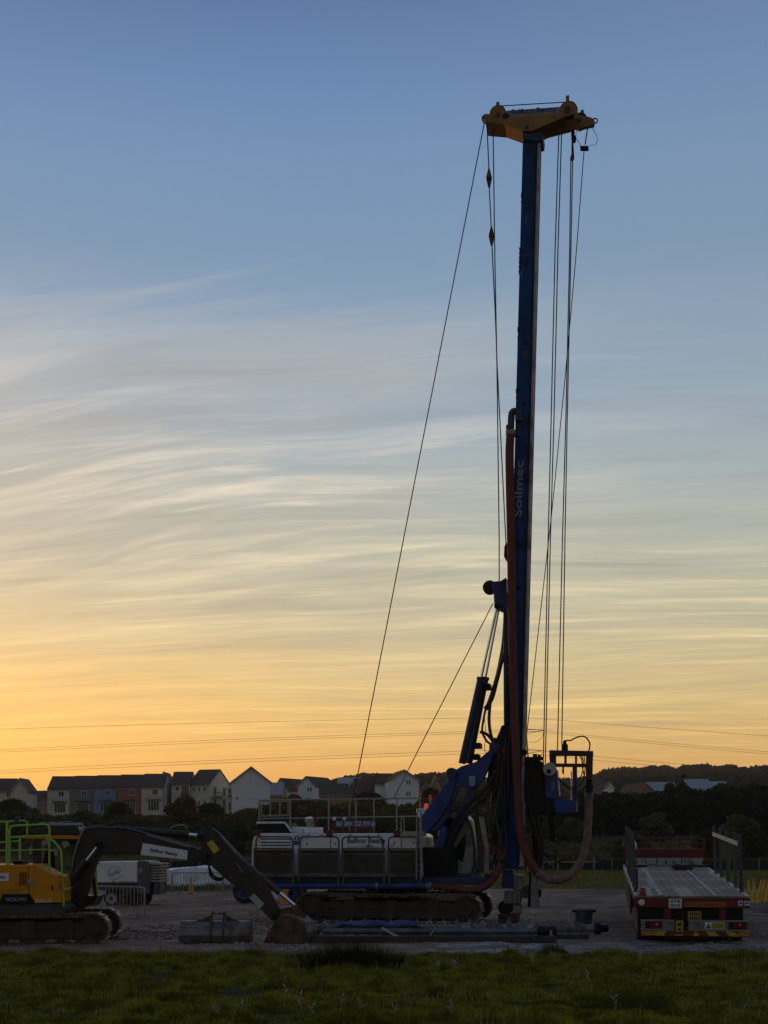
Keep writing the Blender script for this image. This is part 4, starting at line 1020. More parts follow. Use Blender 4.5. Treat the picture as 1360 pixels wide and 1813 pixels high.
# mast
cm = -.24
mastp = fr.pl([(926, 236), (949.3, 236), (916.5, 1534), (892, 1534)], cm)
mast = MB().prism(mastp, (0, .48, 0)).build('mast', m_mast, rig, bevel=.012)
top, bot = (mastp[1], mastp[2])
def mz(px, py, c=cm): return A(px, py, c)
for c0, c1 in ((-.27, -.13), (.13, .27)):
    a = Vector((top.x, 0, top.z-.1)); b = Vector((bot.x, 0, bot.z))
    MB().prism([(a.x+.01, c0, a.z), (a.x+.13, c0, a.z), (b.x+.13, c0, b.z), (b.x+.01, c0, b.z)], (0, c1-c0, 0)).build('guide_rail', M('bright_rail_steel', (.34, .34, .36), .5, .2, .25, 2, (.14, .10, .08), .35), mast)
a = Vector((top.x+.005, -.29, top.z)); b = Vector((bot.x+.005, -.29, bot.z))
MB().prism([a, a+Vector((.05, 0, 0)), b+Vector((.05, 0, 0)), b], (0, .04, 0)).build('rail_flange', m_deckblk, mast)
def mast_x(py): return 926+(py-236)*(892-926)/(1534-236), 949.3+(py-236)*(916.5-949.3)/(1534-236)
for py, f in ((263, .55), (370, .55), (467, .55), (608, .62), (716, .62), (1042, .5), (965, .5)):
    l, r_ = mast_x(py); MB().lathe(A(l+(r_-l)*f, py, cm), [(.035, -.006), (.075, -.006), (.075, .01), (.03, .012)], 18, 'y').build('hole_shade_disc', m_deckblk, mast)  # solid near-black discs stand in for the shade inside round holes
for py in (345, 463, 583, 692):
    l, r_ = mast_x(py); q = MB(); slab(q, l-.8, py-3.5, l+4.5, py+3.5, cm-.03, cm+.05); q.build('lug', m_deckblk, mast)
for py in (356, 452, 596, 703, 830, 1000): 
    l, r_ = mast_x(py); q = MB(); slab(q, l-.6, py-.5, r_+.2, py+.6, cm-.012, cm+.49); q.build('mast_joint', m_navy, mast)
for k in range(6):
    l, r_ = mast_x(438+8*k); q = MB(); slab(q, l-1.4, 438+8*k, l+2, 442+8*k, cm-.02, .1); q.build('bolt', m_deckblk, mast)
l, r_ = mast_x(628); q = MB(); slab(q, l+10, 622, l+18, 634, cm-.005, cm+.01); q.build('mast_plate', m_rust, mast)
for py0, py1 in ((383, 396), (478, 489)):
    l, _ = mast_x(py0); q = MB(); slab(q, l+(9 if py0 < 400 else 3), py0, l+(10 if py0 < 400 else 4.6), py1, cm-.005, cm+.01); q.build('scrape_mark', m_palelogo, mast)
# maker's name up the mast
o1, o2 = A(923.5, 915, cm-.006), A(927.5, 815, cm-.006); la = (o2-o1)
text('Soilmec', m_palelogo, mast, o1, la, (-1, 0, 0), la.length, .25, bold=.02)
# mast head (yellow crown)
cn = -.46
near = [(855, 211), (857, 204.5), (862, 201.5), (868, 202)] + [(881.6+13*math.cos(R(a)), 200+13*math.sin(R(a))) for a in (200, 225, 250, 275, 300, 325)] + [(895.5, 196), (993, 189)] + \
       [(1006.5+14.5*math.cos(R(a)), 193.5+14.5*math.sin(R(a))) for a in (215, 240, 270, 300, 330, 355)] + [(1018, 201), (1000, 206.5), (989, 211.5), (964, 222), (943, 231.5), (925, 231.5), (893, 220), (866, 217), (859, 217)]
crown = MB().prism(fr.pl(near, cn), (0, .03, 0)).build('mast_head', m_yellow, rig)
cfar = .42
far = [(868, 206), (900, 203), (985, 204), (1012, 203.5), (1018, 205), (1024, 204), (1030, 202.5), (1037, 205), (1049, 209), (1053, 214), (1052, 221), (1034, 225), (1026, 228.5), (1018, 225.5), (1008, 230), (962, 242), (943, 245), (926, 244), (893, 232.5), (866, 223)]
ff = fr.pl(far, cfar); MB().prism(ff, (0, .16, 0)).build('far_side_plate', m_yellow, crown)
# bottom and top plates joining both sides
nb = fr.pl([(859, 216), (893, 219), (925, 230.5), (943, 230.5), (964, 221), (1000, 205.5)], cn+.03)
Bq = [Vector((p.x, cfar, p.z)) for p in nb]
MB().strip(nb, Bq, .02).build('bottom_plate', m_yellow, crown)
nt = fr.pl([(896, 197), (992, 190)], cn+.03)
jb = MB(); z_ = [Vector((p.x, cfar-.32, p.z)) for p in ff[11:18]]; MB().strip([Vector((p.x, cfar, p.z)) for p in ff[11:17]], z_[:6], .02).build('jib_bottom_plate', m_yellow, crown)
jp = [(963, 214), (1012, 205), (1030, 203.5), (1050, 210), (1053, 220), (1026, 227.5), (1008, 229), (963, 240)]
MB().prism(fr.pl(jp, cfar-.34), (0, .03, 0)).build('jib_plate', m_yellow, crown)
def sheave(px, py, c, r, parent, mat=m_deckblk, w=.07):
    p = A(px, py, c); return MB().lathe((p.x, c, p.z), [(r*.25, -w), (r*.8, -w*.8), (r, -w*.6), (r*.86, 0), (r, w*.6), (r*.8, w*.8), (r*.25, w)], 26, 'y').build('sheave', mat, parent, True)
sheave(881.6, 201.5, -.25, .25, crown); sheave(1006.5, 195.5, -.25, .27, crown); sheave(860.5, 210.5, -.25, .13, crown); sheave(1028, 211, cfar-.16, .19, crown); sheave(1005, 212, cfar-.16, .2, crown)
for px, py, c in ((881.5, 186, -.46), (1005, 174.5, -.46), (1031, 200, .42), (1020, 195, -.46)):
    p = A(px, py, c); MB().b2((p.x-.05, c-.03, p.z-.25), (p.x+.05, c+.05, p.z+.08)).build('rope_guard', m_yellow, crown)
for px, py, r in ((933, 225, .05), (1004, 195, .1), (882, 203, .06), (1026, 213, .05)):
    MB().lathe(A(px, py, cn-.01 if px != 1026 else cfar-.36), [(r*.4, -.03), (r, -.03), (r, .02)], 14, 'y').build('pin', m_rust, crown, True)
MB().prism(fr.pl([(889, 203), (897, 199), (903, 204), (897, 211), (890, 209)], cn-.006), (0, .01, 0)).build('cut_out', m_deckblk, crown)
q = A(1053.5, 214, .5); ring = [q+Vector((.075*math.cos(t), 0, .075*math.sin(t))) for t in np.linspace(0, 2*math.pi, 17)]
MB().tube(ring, .02, 6).build('eye_ring', m_deckblk, crown)
la, lb = A(906, 205.5, cn-.005), A(987, 199.5, cn-.005); hh = (lb-la)
plate = MB().prism([A(896, 197, cn-.003), A(992, 190, cn-.003), A(990, 202, cn-.003), A(900, 209, cn-.003)], (0, .003, 0)).build('sign_panel', M('faded_sign_panel', (.27, .21, .17), .6, 0, .2, 3, (.12, .06, .02), .3), crown)
text('Balfour Beatty', m_bluetext, crown, la, hh, (-.05, 0, 1), hh.length, A(906, 193.5, cn).z-A(906, 205.5, cn).z, bold=.03)
arm('mast_cap', [(926, 232), (962, 234), (961, 247), (952, 250), (925, 246)], -.36, .36, m_navy)
# ropes
def rope(pts, c, r=.019, name='rope'): 
    return MB().tube([A(a, b, c) for a, b in pts], r, 6).build(name, m_rope, rig)
rope([(858.5, 213), (618, 1452)], -.25, .017)
rope([(862, 214), (866, 305)], -.25); rope([(866, 325), (870, 405)], -.25); rope([(871, 430), (877, 556), (880.5, 650), (885, 740), (896, 964)], -.25)
rope([(873, 219), (876, 440), (880, 650), (884, 960), (884, 1028)], .0)
rope([(882, 187.8), (1006, 180.5)], -.25, .016)
rope([(989.5, 236), (983, 440), (976, 740), (970.5, 960), (962, 1352)], .3); rope([(994.5, 235), (988, 440), (981, 740), (974.5, 960), (965.6, 1352)], .3)
rope([(1010.8, 282), (1008.8, 440), (1002, 740), (995.8, 960), (987, 1334)], .35); rope([(1014, 282), (1011, 440), (1004.5, 740), (1000.3, 960), (994.8, 1318)], .35)
rope([(1041, 224), (1036, 256)], .4); rope([(1034.5, 262), (1021, 440), (1001.5, 660), (977, 908), (929, 1332)], .4, .015)
rope([(873, 1068), (698, 1412)], .0, .015)
for py0, pxx in ((315, 866), (418, 870.5)):
    p = A(pxx, py0, -.25); MB().prism([(p.x-.02, -.29, p.z+.28), (p.x+.02, -.29, p.z+.28), (p.x+.09, -.29, p.z), (p.x+.03, -.29, p.z-.28), (p.x-.03, -.29, p.z-.28), (p.x-.09, -.29, p.z)], (0, .08, 0)).lathe(p, [(.05, -.1), (.05, .1)], 10, 'y').build('rope_shackle', m_rust, rig)
arm('swivel_block', [(1011, 230), (1017.5, 230), (1017, 238), (1020.5, 241), (1019, 249), (1013, 252), (1011.5, 246)], .28, .42, m_deckblk)
arm('swivel_link', [(1012, 250), (1015, 250), (1016.5, 272), (1017, 280), (1013, 285), (1009, 281), (1011.5, 272)], .31, .39, m_rust)
arm('rope_weight', [(1027, 257.5), (1042, 257.5), (1042, 262.5), (1027, 262.5)], .3, .5, m_deckblk)
MB().tube(catmull([A(a, b, .4) for a, b in ((1047, 224), (1055, 237), (1058, 247), (1054, 256), (1043, 257.5))], 6), .008, 4).tube(catmull([A(a, b, .4) for a, b in ((1021.5, 230), (1019.5, 243), (1024, 250), (1028.5, 258))], 6), .008, 4).build('limit_wire', m_rope, rig)
# concrete hose with its gooseneck
MB().tube(catmull([A(a, b, -.42) for a, b in ((918, 745), (918, 731), (912, 728), (906, 734), (904.5, 768))], 6), .105, 12).build('gooseneck', m_navy, rig, True)
q = MB(); slab(q, 913, 738, 925, 760, -.3, -.2); slab(q, 896, 752, 903, 760, -.45, -.35); slab(q, 906, 762, 923, 772, -.3, -.22); q.build('gooseneck_bracket', m_navy, rig)
MB().tube([A(904.3, 762, -.42), A(904.1, 770, -.42)], .15, 14).build('hose_coupling', m_beige, rig, True)
hosep = [(904, 768), (902.5, 800), (903, 860), (905, 950), (906.5, 1050), (908, 1150), (910, 1230), (912, 1300), (914, 1350), (916, 1400), (919, 1450), (925, 1490), (936, 1522), (950, 1543)]
MB().tube(catmull([A(a, b, -.44-.1*max(0, (b-1350)/200)) for a, b in hosep], 5), [.13]*66, 12).build('concrete_hose', m_hose, rig, True)
hose2 = [(950, 1543), (966, 1555), (985, 1558), (1004, 1553), (1022, 1536), (1034, 1510), (1040, 1480), (1042, 1440), (1043, 1406)]
hp = catmull([A(a, b, -.54+.1*i) for i, (a, b) in enumerate(hose2)], 5)
MB().tube(hp, [.125+.006*math.sin(i*1.3) for i in range(len(hp))], 12).build('concrete_hose', m_hosemud, rig, True)
MB().tube([A(1043, 1412, .26), A(1043.5, 1401, .26)], .145, 12).build('hose_coupling', m_conc, rig, True)
MB().tube(catmull([A(a, b, -1.3) for a, b in ((768, 1570), (790, 1571), (815, 1575), (840, 1576), (862, 1568), (878, 1550), (887, 1528))], 5), .10, 12).build('grout_hose', m_hose, rig, True)
# cluttered back of the mast: slide, pipes, hoses, chain
arm('mast_slide', [(884, 1330), (900, 1290), (906, 1300), (902, 1400), (900, 1530), (886, 1530), (880, 1430), (878, 1380)], -.3, .3, m_navy)
arm('mast_support', [(866, 1322), (876, 1312), (884, 1296), (888, 1284), (895, 1284), (898, 1420), (884, 1440), (868, 1402), (862, 1384), (866, 1350)], -.22, .28, m_deckblk)
arm('support_lug', [(866, 1318), (872, 1312), (884, 1318), (884, 1334), (868, 1336)], -.34, -.2, m_navy)
arm('slide_cylinder', [(891, 1085), (899, 1082), (899, 1320), (892, 1320)], -.16, .16, m_navy)
for pts, r, c, mt in [
    ([(898, 1050), (893, 1130), (887, 1170), (879, 1205), (867, 1243), (859, 1256)], .075, .1, m_navy),
    ([(898, 1140), (890, 1165), (881, 1200), (872, 1235), (862, 1252)], .06, -.05, m_black),
    ([(861, 1250), (856, 1275), (854, 1295), (862, 1312), (874, 1320)], .035, -.1, m_black),
    ([(868, 1244), (866, 1275), (869, 1300), (877, 1322)], .05, -.1, m_rust),
    ([(850, 1296), (862, 1300), (872, 1312), (878, 1322)], .045, -.15, m_deckblk),
    ([(857, 1260), (860, 1300), (858, 1326), (862, 1334)], .01, -.2, m_black),
    ([(886, 1320), (880, 1350), (876, 1385), (872, 1420)], .06, -.35, m_black),
    ([(893, 1322), (889, 1380), (884, 1440), (886, 1520)], .08, -.36, m_hose),
    ([(897, 1310), (893, 1390), (890, 1460), (894, 1525)], .05, -.38, m_black),
    ([(903, 1290), (899, 1380), (896, 1460), (893, 1530)], .045, -.4, m_black),
    ([(875, 1390), (860, 1410), (838, 1432), (815, 1460), (800, 1490), (790, 1520)], .05, -.5, m_black),
    ([(872, 1380), (852, 1405), (828, 1425), (806, 1452), (790, 1490)], .045, -.55, m_black),
    ([(884, 1530), (878, 1545), (868, 1552), (858, 1550)], .08, -.4, m_black),
    ([(925, 1345), (932, 1380), (938, 1430), (950, 1480), (957, 1515), (955, 1535)], .075, -.15, m_black),
    ([(936, 1350), (941, 1400), (944, 1440), (955, 1480), (960, 1510)], .06, 0, m_black),
    ([(930, 1340), (934, 1400), (940, 1450), (948, 1500), (952, 1530)], .05, .1, m_black),
    ([(954, 1500), (950, 1515), (944, 1530)], .025, .1, m_conc), ([(961, 1500), (970, 1490), (974, 1478)], .02, .1, m_black), ([(958, 1500), (968, 1514), (986, 1522)], .018, .15, m_black), ([(950, 1440), (956, 1470), (962, 1500), (958, 1530)], .05, -.2, m_black), ([(957, 1510), (966, 1522), (975, 1532)], .03, 0, m_conc), ([(960, 1505), (972, 1508), (980, 1512)], .028, .05, m_conc), ([(956, 1512), (960, 1530), (962, 1540)], .03, -.05, m_conc)]:
    MB().tube(catmull([A(a, b, c) for a, b in pts], 6), r, 8).build('hydraulic_hose', mt, rig, True)
hr = random.Random(12)
for k in range(22):
    x0, y0 = hr.uniform(876, 900), hr.uniform(1300, 1400); x1, y1 = hr.uniform(868, 905), hr.uniform(1470, 1545); bow = hr.uniform(-14, 10); c = hr.uniform(-.62, -.3)
    MB().tube(catmull([A(x0, y0, c*.6), A((x0*2+x1)/3+bow, (y0*2+y1)/3, c), A((x0+2*x1)/3+bow*.7, (y0+2*y1)/3, c), A(x1, y1, c*.7)], 5), hr.choice((.016, .022, .028, .035)), 6).build('hydraulic_hose', hr.choice((m_black, m_black, m_deckblk, m_navy, m_dgrey)), rig, True)
for k in range(14):
    x0, y0 = hr.uniform(926, 944), hr.uniform(1340, 1400); x1, y1 = hr.uniform(944, 966), hr.uniform(1460, 1530); bow = hr.uniform(-4, 12); c = hr.uniform(-.25, .2)
    MB().tube(catmull([A(x0, y0, c), A(x0+bow*.4, (y0*2+y1)/3, c), A((x0+2*x1)/3+bow*.5, (y0+2*y1)/3, c), A(x1, y1, c)], 5), hr.choice((.016, .022, .03)), 6).build('hydraulic_hose', hr.choice((m_black, m_black, m_deckblk, m_dgrey)), rig, True)
for k in range(16):
    px, py = hr.uniform(872, 900), hr.uniform(1330, 1545); w, h = hr.uniform(2, 6), hr.uniform(2, 8); c = hr.uniform(-.55, -.36)
    q = MB(); slab(q, px, py, px+w, py+h, c, c+.08); q.build('bracket', hr.choice((m_deckblk, m_dgrey, m_navy, m_rust)), rig)
ch = MB()
for k in range(26):
    p = A(901.5-k*.25, 1140+8*k+ (k % 2), -.33); ch.b2((p.x-.035, -.36, p.z-.07), (p.x+.035, -.31, p.z+.06))
stuff(ch.build('energy_chain', m_deckblk, rig))
ch = MB()
for k in range(24):
    p = A(890+2.5*math.sin(k*.7), 1405+5*k, -.42); ch.b2((p.x-.06, -.47, p.z-.05), (p.x+.06, -.40, p.z+.05))
stuff(ch.build('hose_carrier', m_rust, rig))
# foot of the mast
arm('mast_foot', [(890, 1540), (908, 1540), (908, 1572), (888, 1572)], -.3, .3, m_blue)
arm('foot_block', [(908.5, 1549), (925, 1549), (925, 1576), (908.5, 1576)], -.3, .25, m_steel)
arm('foot_clamp', [(892, 1577), (921, 1577), (921, 1600), (892, 1600)], -.35, .35, m_steel)
for px in (897, 906, 915): q = MB(); slab(q, px, 1579, px+1.5, 1598, -.38, -.35); q.build('clamp_rib', m_dgrey, rig)
arm('foot_tube', [(907.5, 1600), (923, 1600), (923, 1618), (907.5, 1618)], -.2, .2, m_steel)
p = A(894, 1607, -.3); MB().lathe((p.x, 0, p.z), [(.08, -.3), (.2, -.3), (.22, -.26), (.22, .3)], 20, 'y').build('foot_drum', m_deckblk, rig, True)
arm('foot_pad', [(882, 1619), (916, 1619), (917, 1634), (882, 1634)], -.45, .45, m_rust)
arm('auger_guide', [(940, 1543), (954, 1543), (953, 1606), (939, 1606)], -.15, .35, m_steel)
arm('auger_guide_edge', [(935, 1543), (939.5, 1543), (938.5, 1606), (933.5, 1606), (935, 1590), (937, 1555)], -.05, .25, m_deckblk)
arm('guide_arm', [(924, 1572), (936, 1567), (936, 1590), (925, 1590)], -.1, .3, m_dgrey)
arm('guide_lug', [(954, 1574), (959, 1576), (957, 1588), (954, 1590)], 0, .2, m_deckblk)
# rotary head on the front of the mast
p0, p1 = A(950.5, 1345, 0), A(950.5, 1447, 0)
MB().tube([p0, p0.lerp(p1, .06), p0.lerp(p1, .06), p1], [.08, .08, .13, .13], 14).build('feed_cylinder', m_blue, rig, True)
MB().tube([A(947, 1335, .0), A(949, 1352, .0)], .07, 10).build('cylinder_cap', m_deckblk, rig, True)
arm('head_carriage', [(926, 1342), (945, 1340), (962, 1350), (966, 1440), (944, 1440), (930, 1420)], -.2, .25, m_deckblk)
arm('rotary_gearbox', [(963, 1362), (986, 1362), (990, 1410), (984, 1416), (966, 1412)], -.35, .4, m_blue)
MB().prism(fr.pl([(976.5, 1384), (982, 1384), (982, 1398), (976.5, 1398)], -.36), (0, .01, 0)).build('rating_plate', M('teal_plate', (.06, .16, .2), .5), rig)
p = A(973.5, 1362, -.42); MB().lathe(p, [(.06, -.05), (.19, -.05), (.205, 0), (.19, .05)], 26, 'y').build('motor_cover', M('pale_grey_paint', (.40, .40, .38), .5, 0, .12, 4), rig, True)
p = A(972, 1366, -.45); MB().lathe(p, [(.05, -.06), (.07, -.06), (.07, .02)], 14, 'y').build('hub', m_deckblk, rig, True)
arm('head_drum', [(981, 1416), (1002, 1415), (1021, 1418), (1020, 1438), (1000, 1440), (983, 1438)], -.4, .4, m_blue)
arm('head_base', [(962, 1408), (985, 1408), (985, 1440), (966, 1444)], -.3, .3, m_deckblk)
arm('column', [(1013.5, 1357), (1021.5, 1357), (1022, 1420), (1013.5, 1420)], -.1, .05, m_blue)
MB().tube([A(1011.5, 1366, -.12), A(1011.5, 1422, -.12)], .022, 10).build('guide_rod', m_chrome, rig, True)
MB().tube([A(996, 1392, -.1), A(1009, 1404, -.1)], .016, 6).build('brace', m_galv, rig)
m_br = M('dark_brown_frame', (.06, .03, .022), .6, .2, .3, 5)
arm('swivel_frame_beam', [(972.5, 1328), (1050, 1329.5), (1050, 1338), (972.5, 1337.5)], -.12, .22, m_br, .01)
arm('swivel_frame_leg', [(972.5, 1338), (984, 1338), (984, 1358), (974, 1358)], -.1, .2, m_br, .01)
arm('swivel_frame_leg', [(1037.5, 1338.5), (1049.5, 1338.5), (1048.5, 1380), (1037, 1380)], -.1, .2, m_br, .01)
arm('swivel_frame_beam', [(984, 1351.5), (1037.4, 1352), (1037.4, 1358), (984, 1357.5)], -.1, .1, m_br, .01)
for px, w in ((999, 4.2), (1018, 3.6)):
    arm('frame_post', [(px, 1338), (px+w, 1338), (px+w, 1351.4), (px, 1351.4)], -.06, .06, m_br, .005)
arm('frame_stub', [(995.5, 1358), (998.5, 1358), (998.5, 1372), (995, 1368)], -.06, .06, m_br, .005)
sw = A(1000, 1322, 0); MB().lathe((sw.x, 0, sw.z), [(.10, -.12), (.10, .06), (.06, .08), (.05, .17), (.02, .2)], 14).build('swivel', m_deckblk, rig, True)
MB().tube(catmull([A(a, b, 0) for a, b in ((1000, 1313), (1003, 1311), (1010, 1311), (1020, 1306), (1030, 1303.5), (1038, 1306), (1044, 1315), (1044, 1324), (1042, 1330))], 5), .022, 8).build('swivel_hose', m_black, rig, True)
for pts in (((1030, 1338), (1033, 1350), (1030, 1372), (1018, 1390), (1006, 1392), (990, 1380), (984, 1370)), ((1034, 1338), (1036, 1356), (1034, 1376), (1026, 1390), (1012, 1397), (1000, 1392), (986, 1376)), ((1026, 1338), (1030, 1345), (1032, 1362), (1036, 1378))):
    MB().tube(catmull([A(a, b, -.14) for a, b in pts], 5), .018, 6).build('head_hose', m_black, rig, True)
q = A(1043, 1390, .1); MB().lathe((q.x, .1, q.z), [(.12, -.2), (.12, -.1), (.15, -.08), (.15, .0), (.11, .02), (.11, .2)], 14).build('rotary_joint', m_deckblk, rig, True)
MB().tube([A(976.5, 1440, 0), A(978, 1490, 0)], .12, 14).build('drill_stem', m_deckblk, rig, True)
q = A(930, 1338, -.3); MB().lathe((q.x-.05, -.25, q.z+.1), [(.03, -.07), (.1, -.07), (.1, .07)], 14, 'y').build('rope_end_sheave', m_deckblk, rig, True)
q = MB(); slab(q, 933, 1340, 962, 1346, -.3, -.1); slab(q, 940, 1346, 944, 1362, -.28, -.2); slab(q, 952, 1336, 957, 1345, -.2, 0); q.build('valve_block', m_deckblk, rig)

# ------------------------------------------------------------------ excavator
ex_fr = Frame(-9.2, 34.4, 0.)
E = ex_fr.at
exc = frame_thing('excavator', 'orange and brown crawler excavator with lime green handrails at the left edge', 'excavator', ex_fr)
und = thing('undercarriage', '', '', (0, 0, 0), R(4)); und.parent = exc
for k in ('label', 'category'): del und[k]
hx = .80
tx1 = E(183, 1650, -1.45).x
crawler(und, tx1-4.15, tx1+.02, -1.42, -.82, hx, .165, m_track, m_frame, .03, nroll=7)
crawler(und, tx1-4.15, tx1+.02, .82, 1.42, hx, .165, m_track, m_frame, .03, nroll=5)
MB().b2((-3.1, -.85, .25), (-.5, .85, .62)).lathe((-1.6, 0, 0), [(.7, .62), (.7, .95)], 24).build('car_body', m_frame, und)
def xarm(name, pts, c0, c1, mat, parent=None, bev=.015): return MB().prism(ex_fr.pl(pts, c0), (0, c1-c0, 0)).build(name, mat, parent or exc, bevel=bev)
def xslab(name, a, b, c, d, c0, c1, mat, parent=None, bev=0.):
    return xarm(name, [(a, b), (c, b), (c, d), (a, d)], c0, c1, mat, parent, bev)
yf = -1.3
xarm('deck', [(-150, 1600), (110, 1600), (118, 1606), (114, 1616), (100, 1619), (-150, 1619)], -1.25, 1.25, m_dgrey)
bod = xarm('engine_cover', [(-150, 1533), (50, 1531), (50, 1599), (-150, 1599)], yf, 1.2, m_exyellow, bev=.03)
xarm('tool_box', [(50.6, 1530.5), (63, 1530.5), (106, 1554), (110.5, 1562), (110.5, 1599), (50.6, 1599)], yf, -.35, m_exyellow, bev=.03)
xarm('counterweight', [(-235, 1532), (-150.5, 1532), (-150.5, 1605), (-215, 1608), (-238, 1590)], -1.25, 1.25, m_dgrey, bev=.06)
xarm('badge_panel', [(-2, 1600), (5, 1583), (53, 1583), (63, 1600)], yf-.012, yf+.01, m_deckblk, bod, 0)
def xtext(s, mat, x0, y0, x1, y1, c, parent, bold=.02):
    a, b, u = E(x0, y1, c), E(x1, y1, c), E(x0, y0, c); return text(s, mat, parent, a, (1, 0, 0), (0, 0, 1), b.x-a.x, u.z-a.z, bold=bold)
xtext('VOLVO', m_palelogo, 10, 1589, 47.5, 1595.5, yf-.016, bod, .035)
xtext('EWK30', M('buff_print', (.80, .62, .34), .5), 63.5, 1591.5, 92, 1598.5, yf-.004, bod, .02)
for k in range(4): xslab('vent_slot', 34.5+3.5*k, 1544.5, 36.3+3.5*k, 1568, yf-.006, yf+.01, m_deckblk, bod)
xslab('sign_board', -50, 1546, 15.4, 1560, yf-.01, yf+.005, m_sign, bod)
xtext('Balfour Beatty', m_bluetext, -46, 1549.5, 11, 1557, yf-.014, bod, .03)
p = E(54, 1561, yf); MB().b2((p.x-.06, yf-.02, p.z-.05), (p.x+.1, yf, p.z+.05)).build('latch', m_galv, bod)
p = E(93, 1572, yf); MB().b2((p.x-.02, yf-.01, p.z-.06), (p.x+.02, yf, p.z+.06)).build('lock', m_deckblk, bod)
xarm('cap_cover', [(20, 1528), (26, 1524), (38, 1524), (40, 1531), (26, 1531)], -1.0, -.4, m_deckblk)
# lime green rails
def rail(pts, c, r=.022, smoothed=False): 
    q = ex_fr.pl(pts, c); MB().tube(catmull(q, 4) if smoothed else q, r, 8).build('hand_rail', m_lime, exc, True)
rail([(-140, 1457.5), (0, 1455), (43, 1453), (48, 1455), (48.5, 1478)], -.2); rail([(-120, 1500), (-120, 1457)], -.2)
rail([(12.5, 1455), (12.5, 1532)], -1.15, .032); rail([(-140, 1493), (0, 1491.5), (37, 1489)], -1.15); rail([(-140, 1506), (12, 1506)], -1.1, .018)
rail([(17, 1532), (17, 1470), (19, 1464), (25, 1462), (78, 1459.5), (85, 1461), (87.5, 1466), (87.5, 1547)], -1.22, .026)
rail([(17, 1505.5), (84, 1504)], -1.22, .016); rail([(35.5, 1484), (35.5, 1522)], -1.2, .03)
xarm('rail_bar', [(16, 1480.5), (88, 1477.5), (88, 1481.5), (16, 1484.5)], -1.24, -1.2, m_lime)
xarm('rail_bracket', [(80, 1479), (88.5, 1478), (88.5, 1490), (82, 1489)], -1.25, -1.17, m_lime)
rail([(88, 1486), (95, 1489), (106, 1502), (108.3, 1508), (110, 1550), (112, 1585), (113, 1605)], -1.24, .026)
rail([(170, 1533), (171.5, 1576), (171, 1582), (168, 1583)], .6, .018)
xarm('step_tread', [(112, 1572.5), (128, 1570.5), (120, 1575), (113, 1577)], -1.3, -.9, m_lime, bev=0)
xarm('step_tread', [(103, 1548.5), (114, 1548.5), (114, 1550), (103, 1550)], -1.3, -.9, m_lime, bev=0)
for px, py, c in ((30, 1450.5, -.2), (49.5, 1443, .3)):
    p = E(px, py, c); MB().b2((p.x-.06, c-.05, p.z-.07), (p.x+.06, c+.05, p.z+.07)).build('camera_box', m_dgrey, exc, bevel=.01)
MB().tube([E(49.5, 1448, .3), E(49.5, 1462, .3)], .012, 5).build('antenna_stalk', m_deckblk, exc)
# cab on the far side
c0, c1 = .30, 1.25
cb = xarm('cab_roof', [(60, 1466), (134, 1461), (140, 1468), (140, 1478), (60, 1478)], c0-.05, c1+.05, m_exdark, bev=.03)
xarm('roof_band', [(40, 1478.6), (132, 1478.6), (132, 1485.5), (40, 1485.5)], c0-.04, c1, m_exyellow, cb)
MB().tube([E(88, 1460.5, c0), E(147, 1461, c0)], .045, 8).build('roof_pole', m_galv, cb, True)
MB().tube([E(70, 1457, c0+.2), E(126, 1455, c0+.2)], .015, 6).tube([E(120, 1458.5, c0+.1), E(144, 1457, c0+.1)], .015, 6).build('roof_rod', m_galv, cb)
xarm('cab_post', [(60, 1486), (72, 1486), (72, 1600), (60, 1600)], c0, c0+.1, m_exdark); xarm('cab_post', [(104, 1486), (109, 1486), (112, 1600), (106, 1600)], c0, c0+.1, m_exdark)
xarm('cab_post', [(134, 1486), (140, 1486), (166, 1535), (172, 1588), (166, 1590), (160, 1540)], c0, c0+.08, m_exdark); xarm('cab_post', [(134, 1486), (140, 1486), (166, 1535), (172, 1588), (166, 1590), (160, 1540)], c1-.1, c1, m_exdark)
xarm('cab_lower', [(60, 1586), (172, 1586), (164, 1604), (60, 1604)], c0, c1, m_exdark)
xarm('cab_back', [(58, 1486), (62, 1486), (62, 1586), (58, 1586)], c0, c1, m_exdark)
m_cg = bpy.data.materials.new('cab_window_glass'); m_cg.use_nodes = True
_b = m_cg.node_tree.nodes['Principled BSDF']; _b.inputs['Base Color'].default_value = (.75, .85, .72, 1); _b.inputs['Roughness'].default_value = .03; _b.inputs['Transmission Weight'].default_value = 1; _b.inputs['IOR'].default_value = 1.02
xarm('cab_glass', [(110, 1488), (136, 1488), (160, 1540), (165, 1585), (113, 1585)], c0+.03, c0+.04, m_cg, bev=0)
xarm('seat', [(74, 1530), (86, 1500), (96, 1500), (98, 1548), (120, 1552), (120, 1580), (76, 1580)], c0+.3, c1-.3, m_deckblk)
for pts in ([(111, 1489), (119, 1489), (122, 1496), (115, 1502), (110.5, 1497)], [(74, 1490), (82, 1486), (87, 1492), (76, 1499)], [(51, 1500), (57, 1500), (57, 1511), (52.5, 1513)], [(90, 1503), (102, 1502), (102, 1515), (97, 1515), (95, 1507), (89, 1508)]):
    xarm('work_light', pts, c0-.12, c0-.04, m_beige, bev=0)
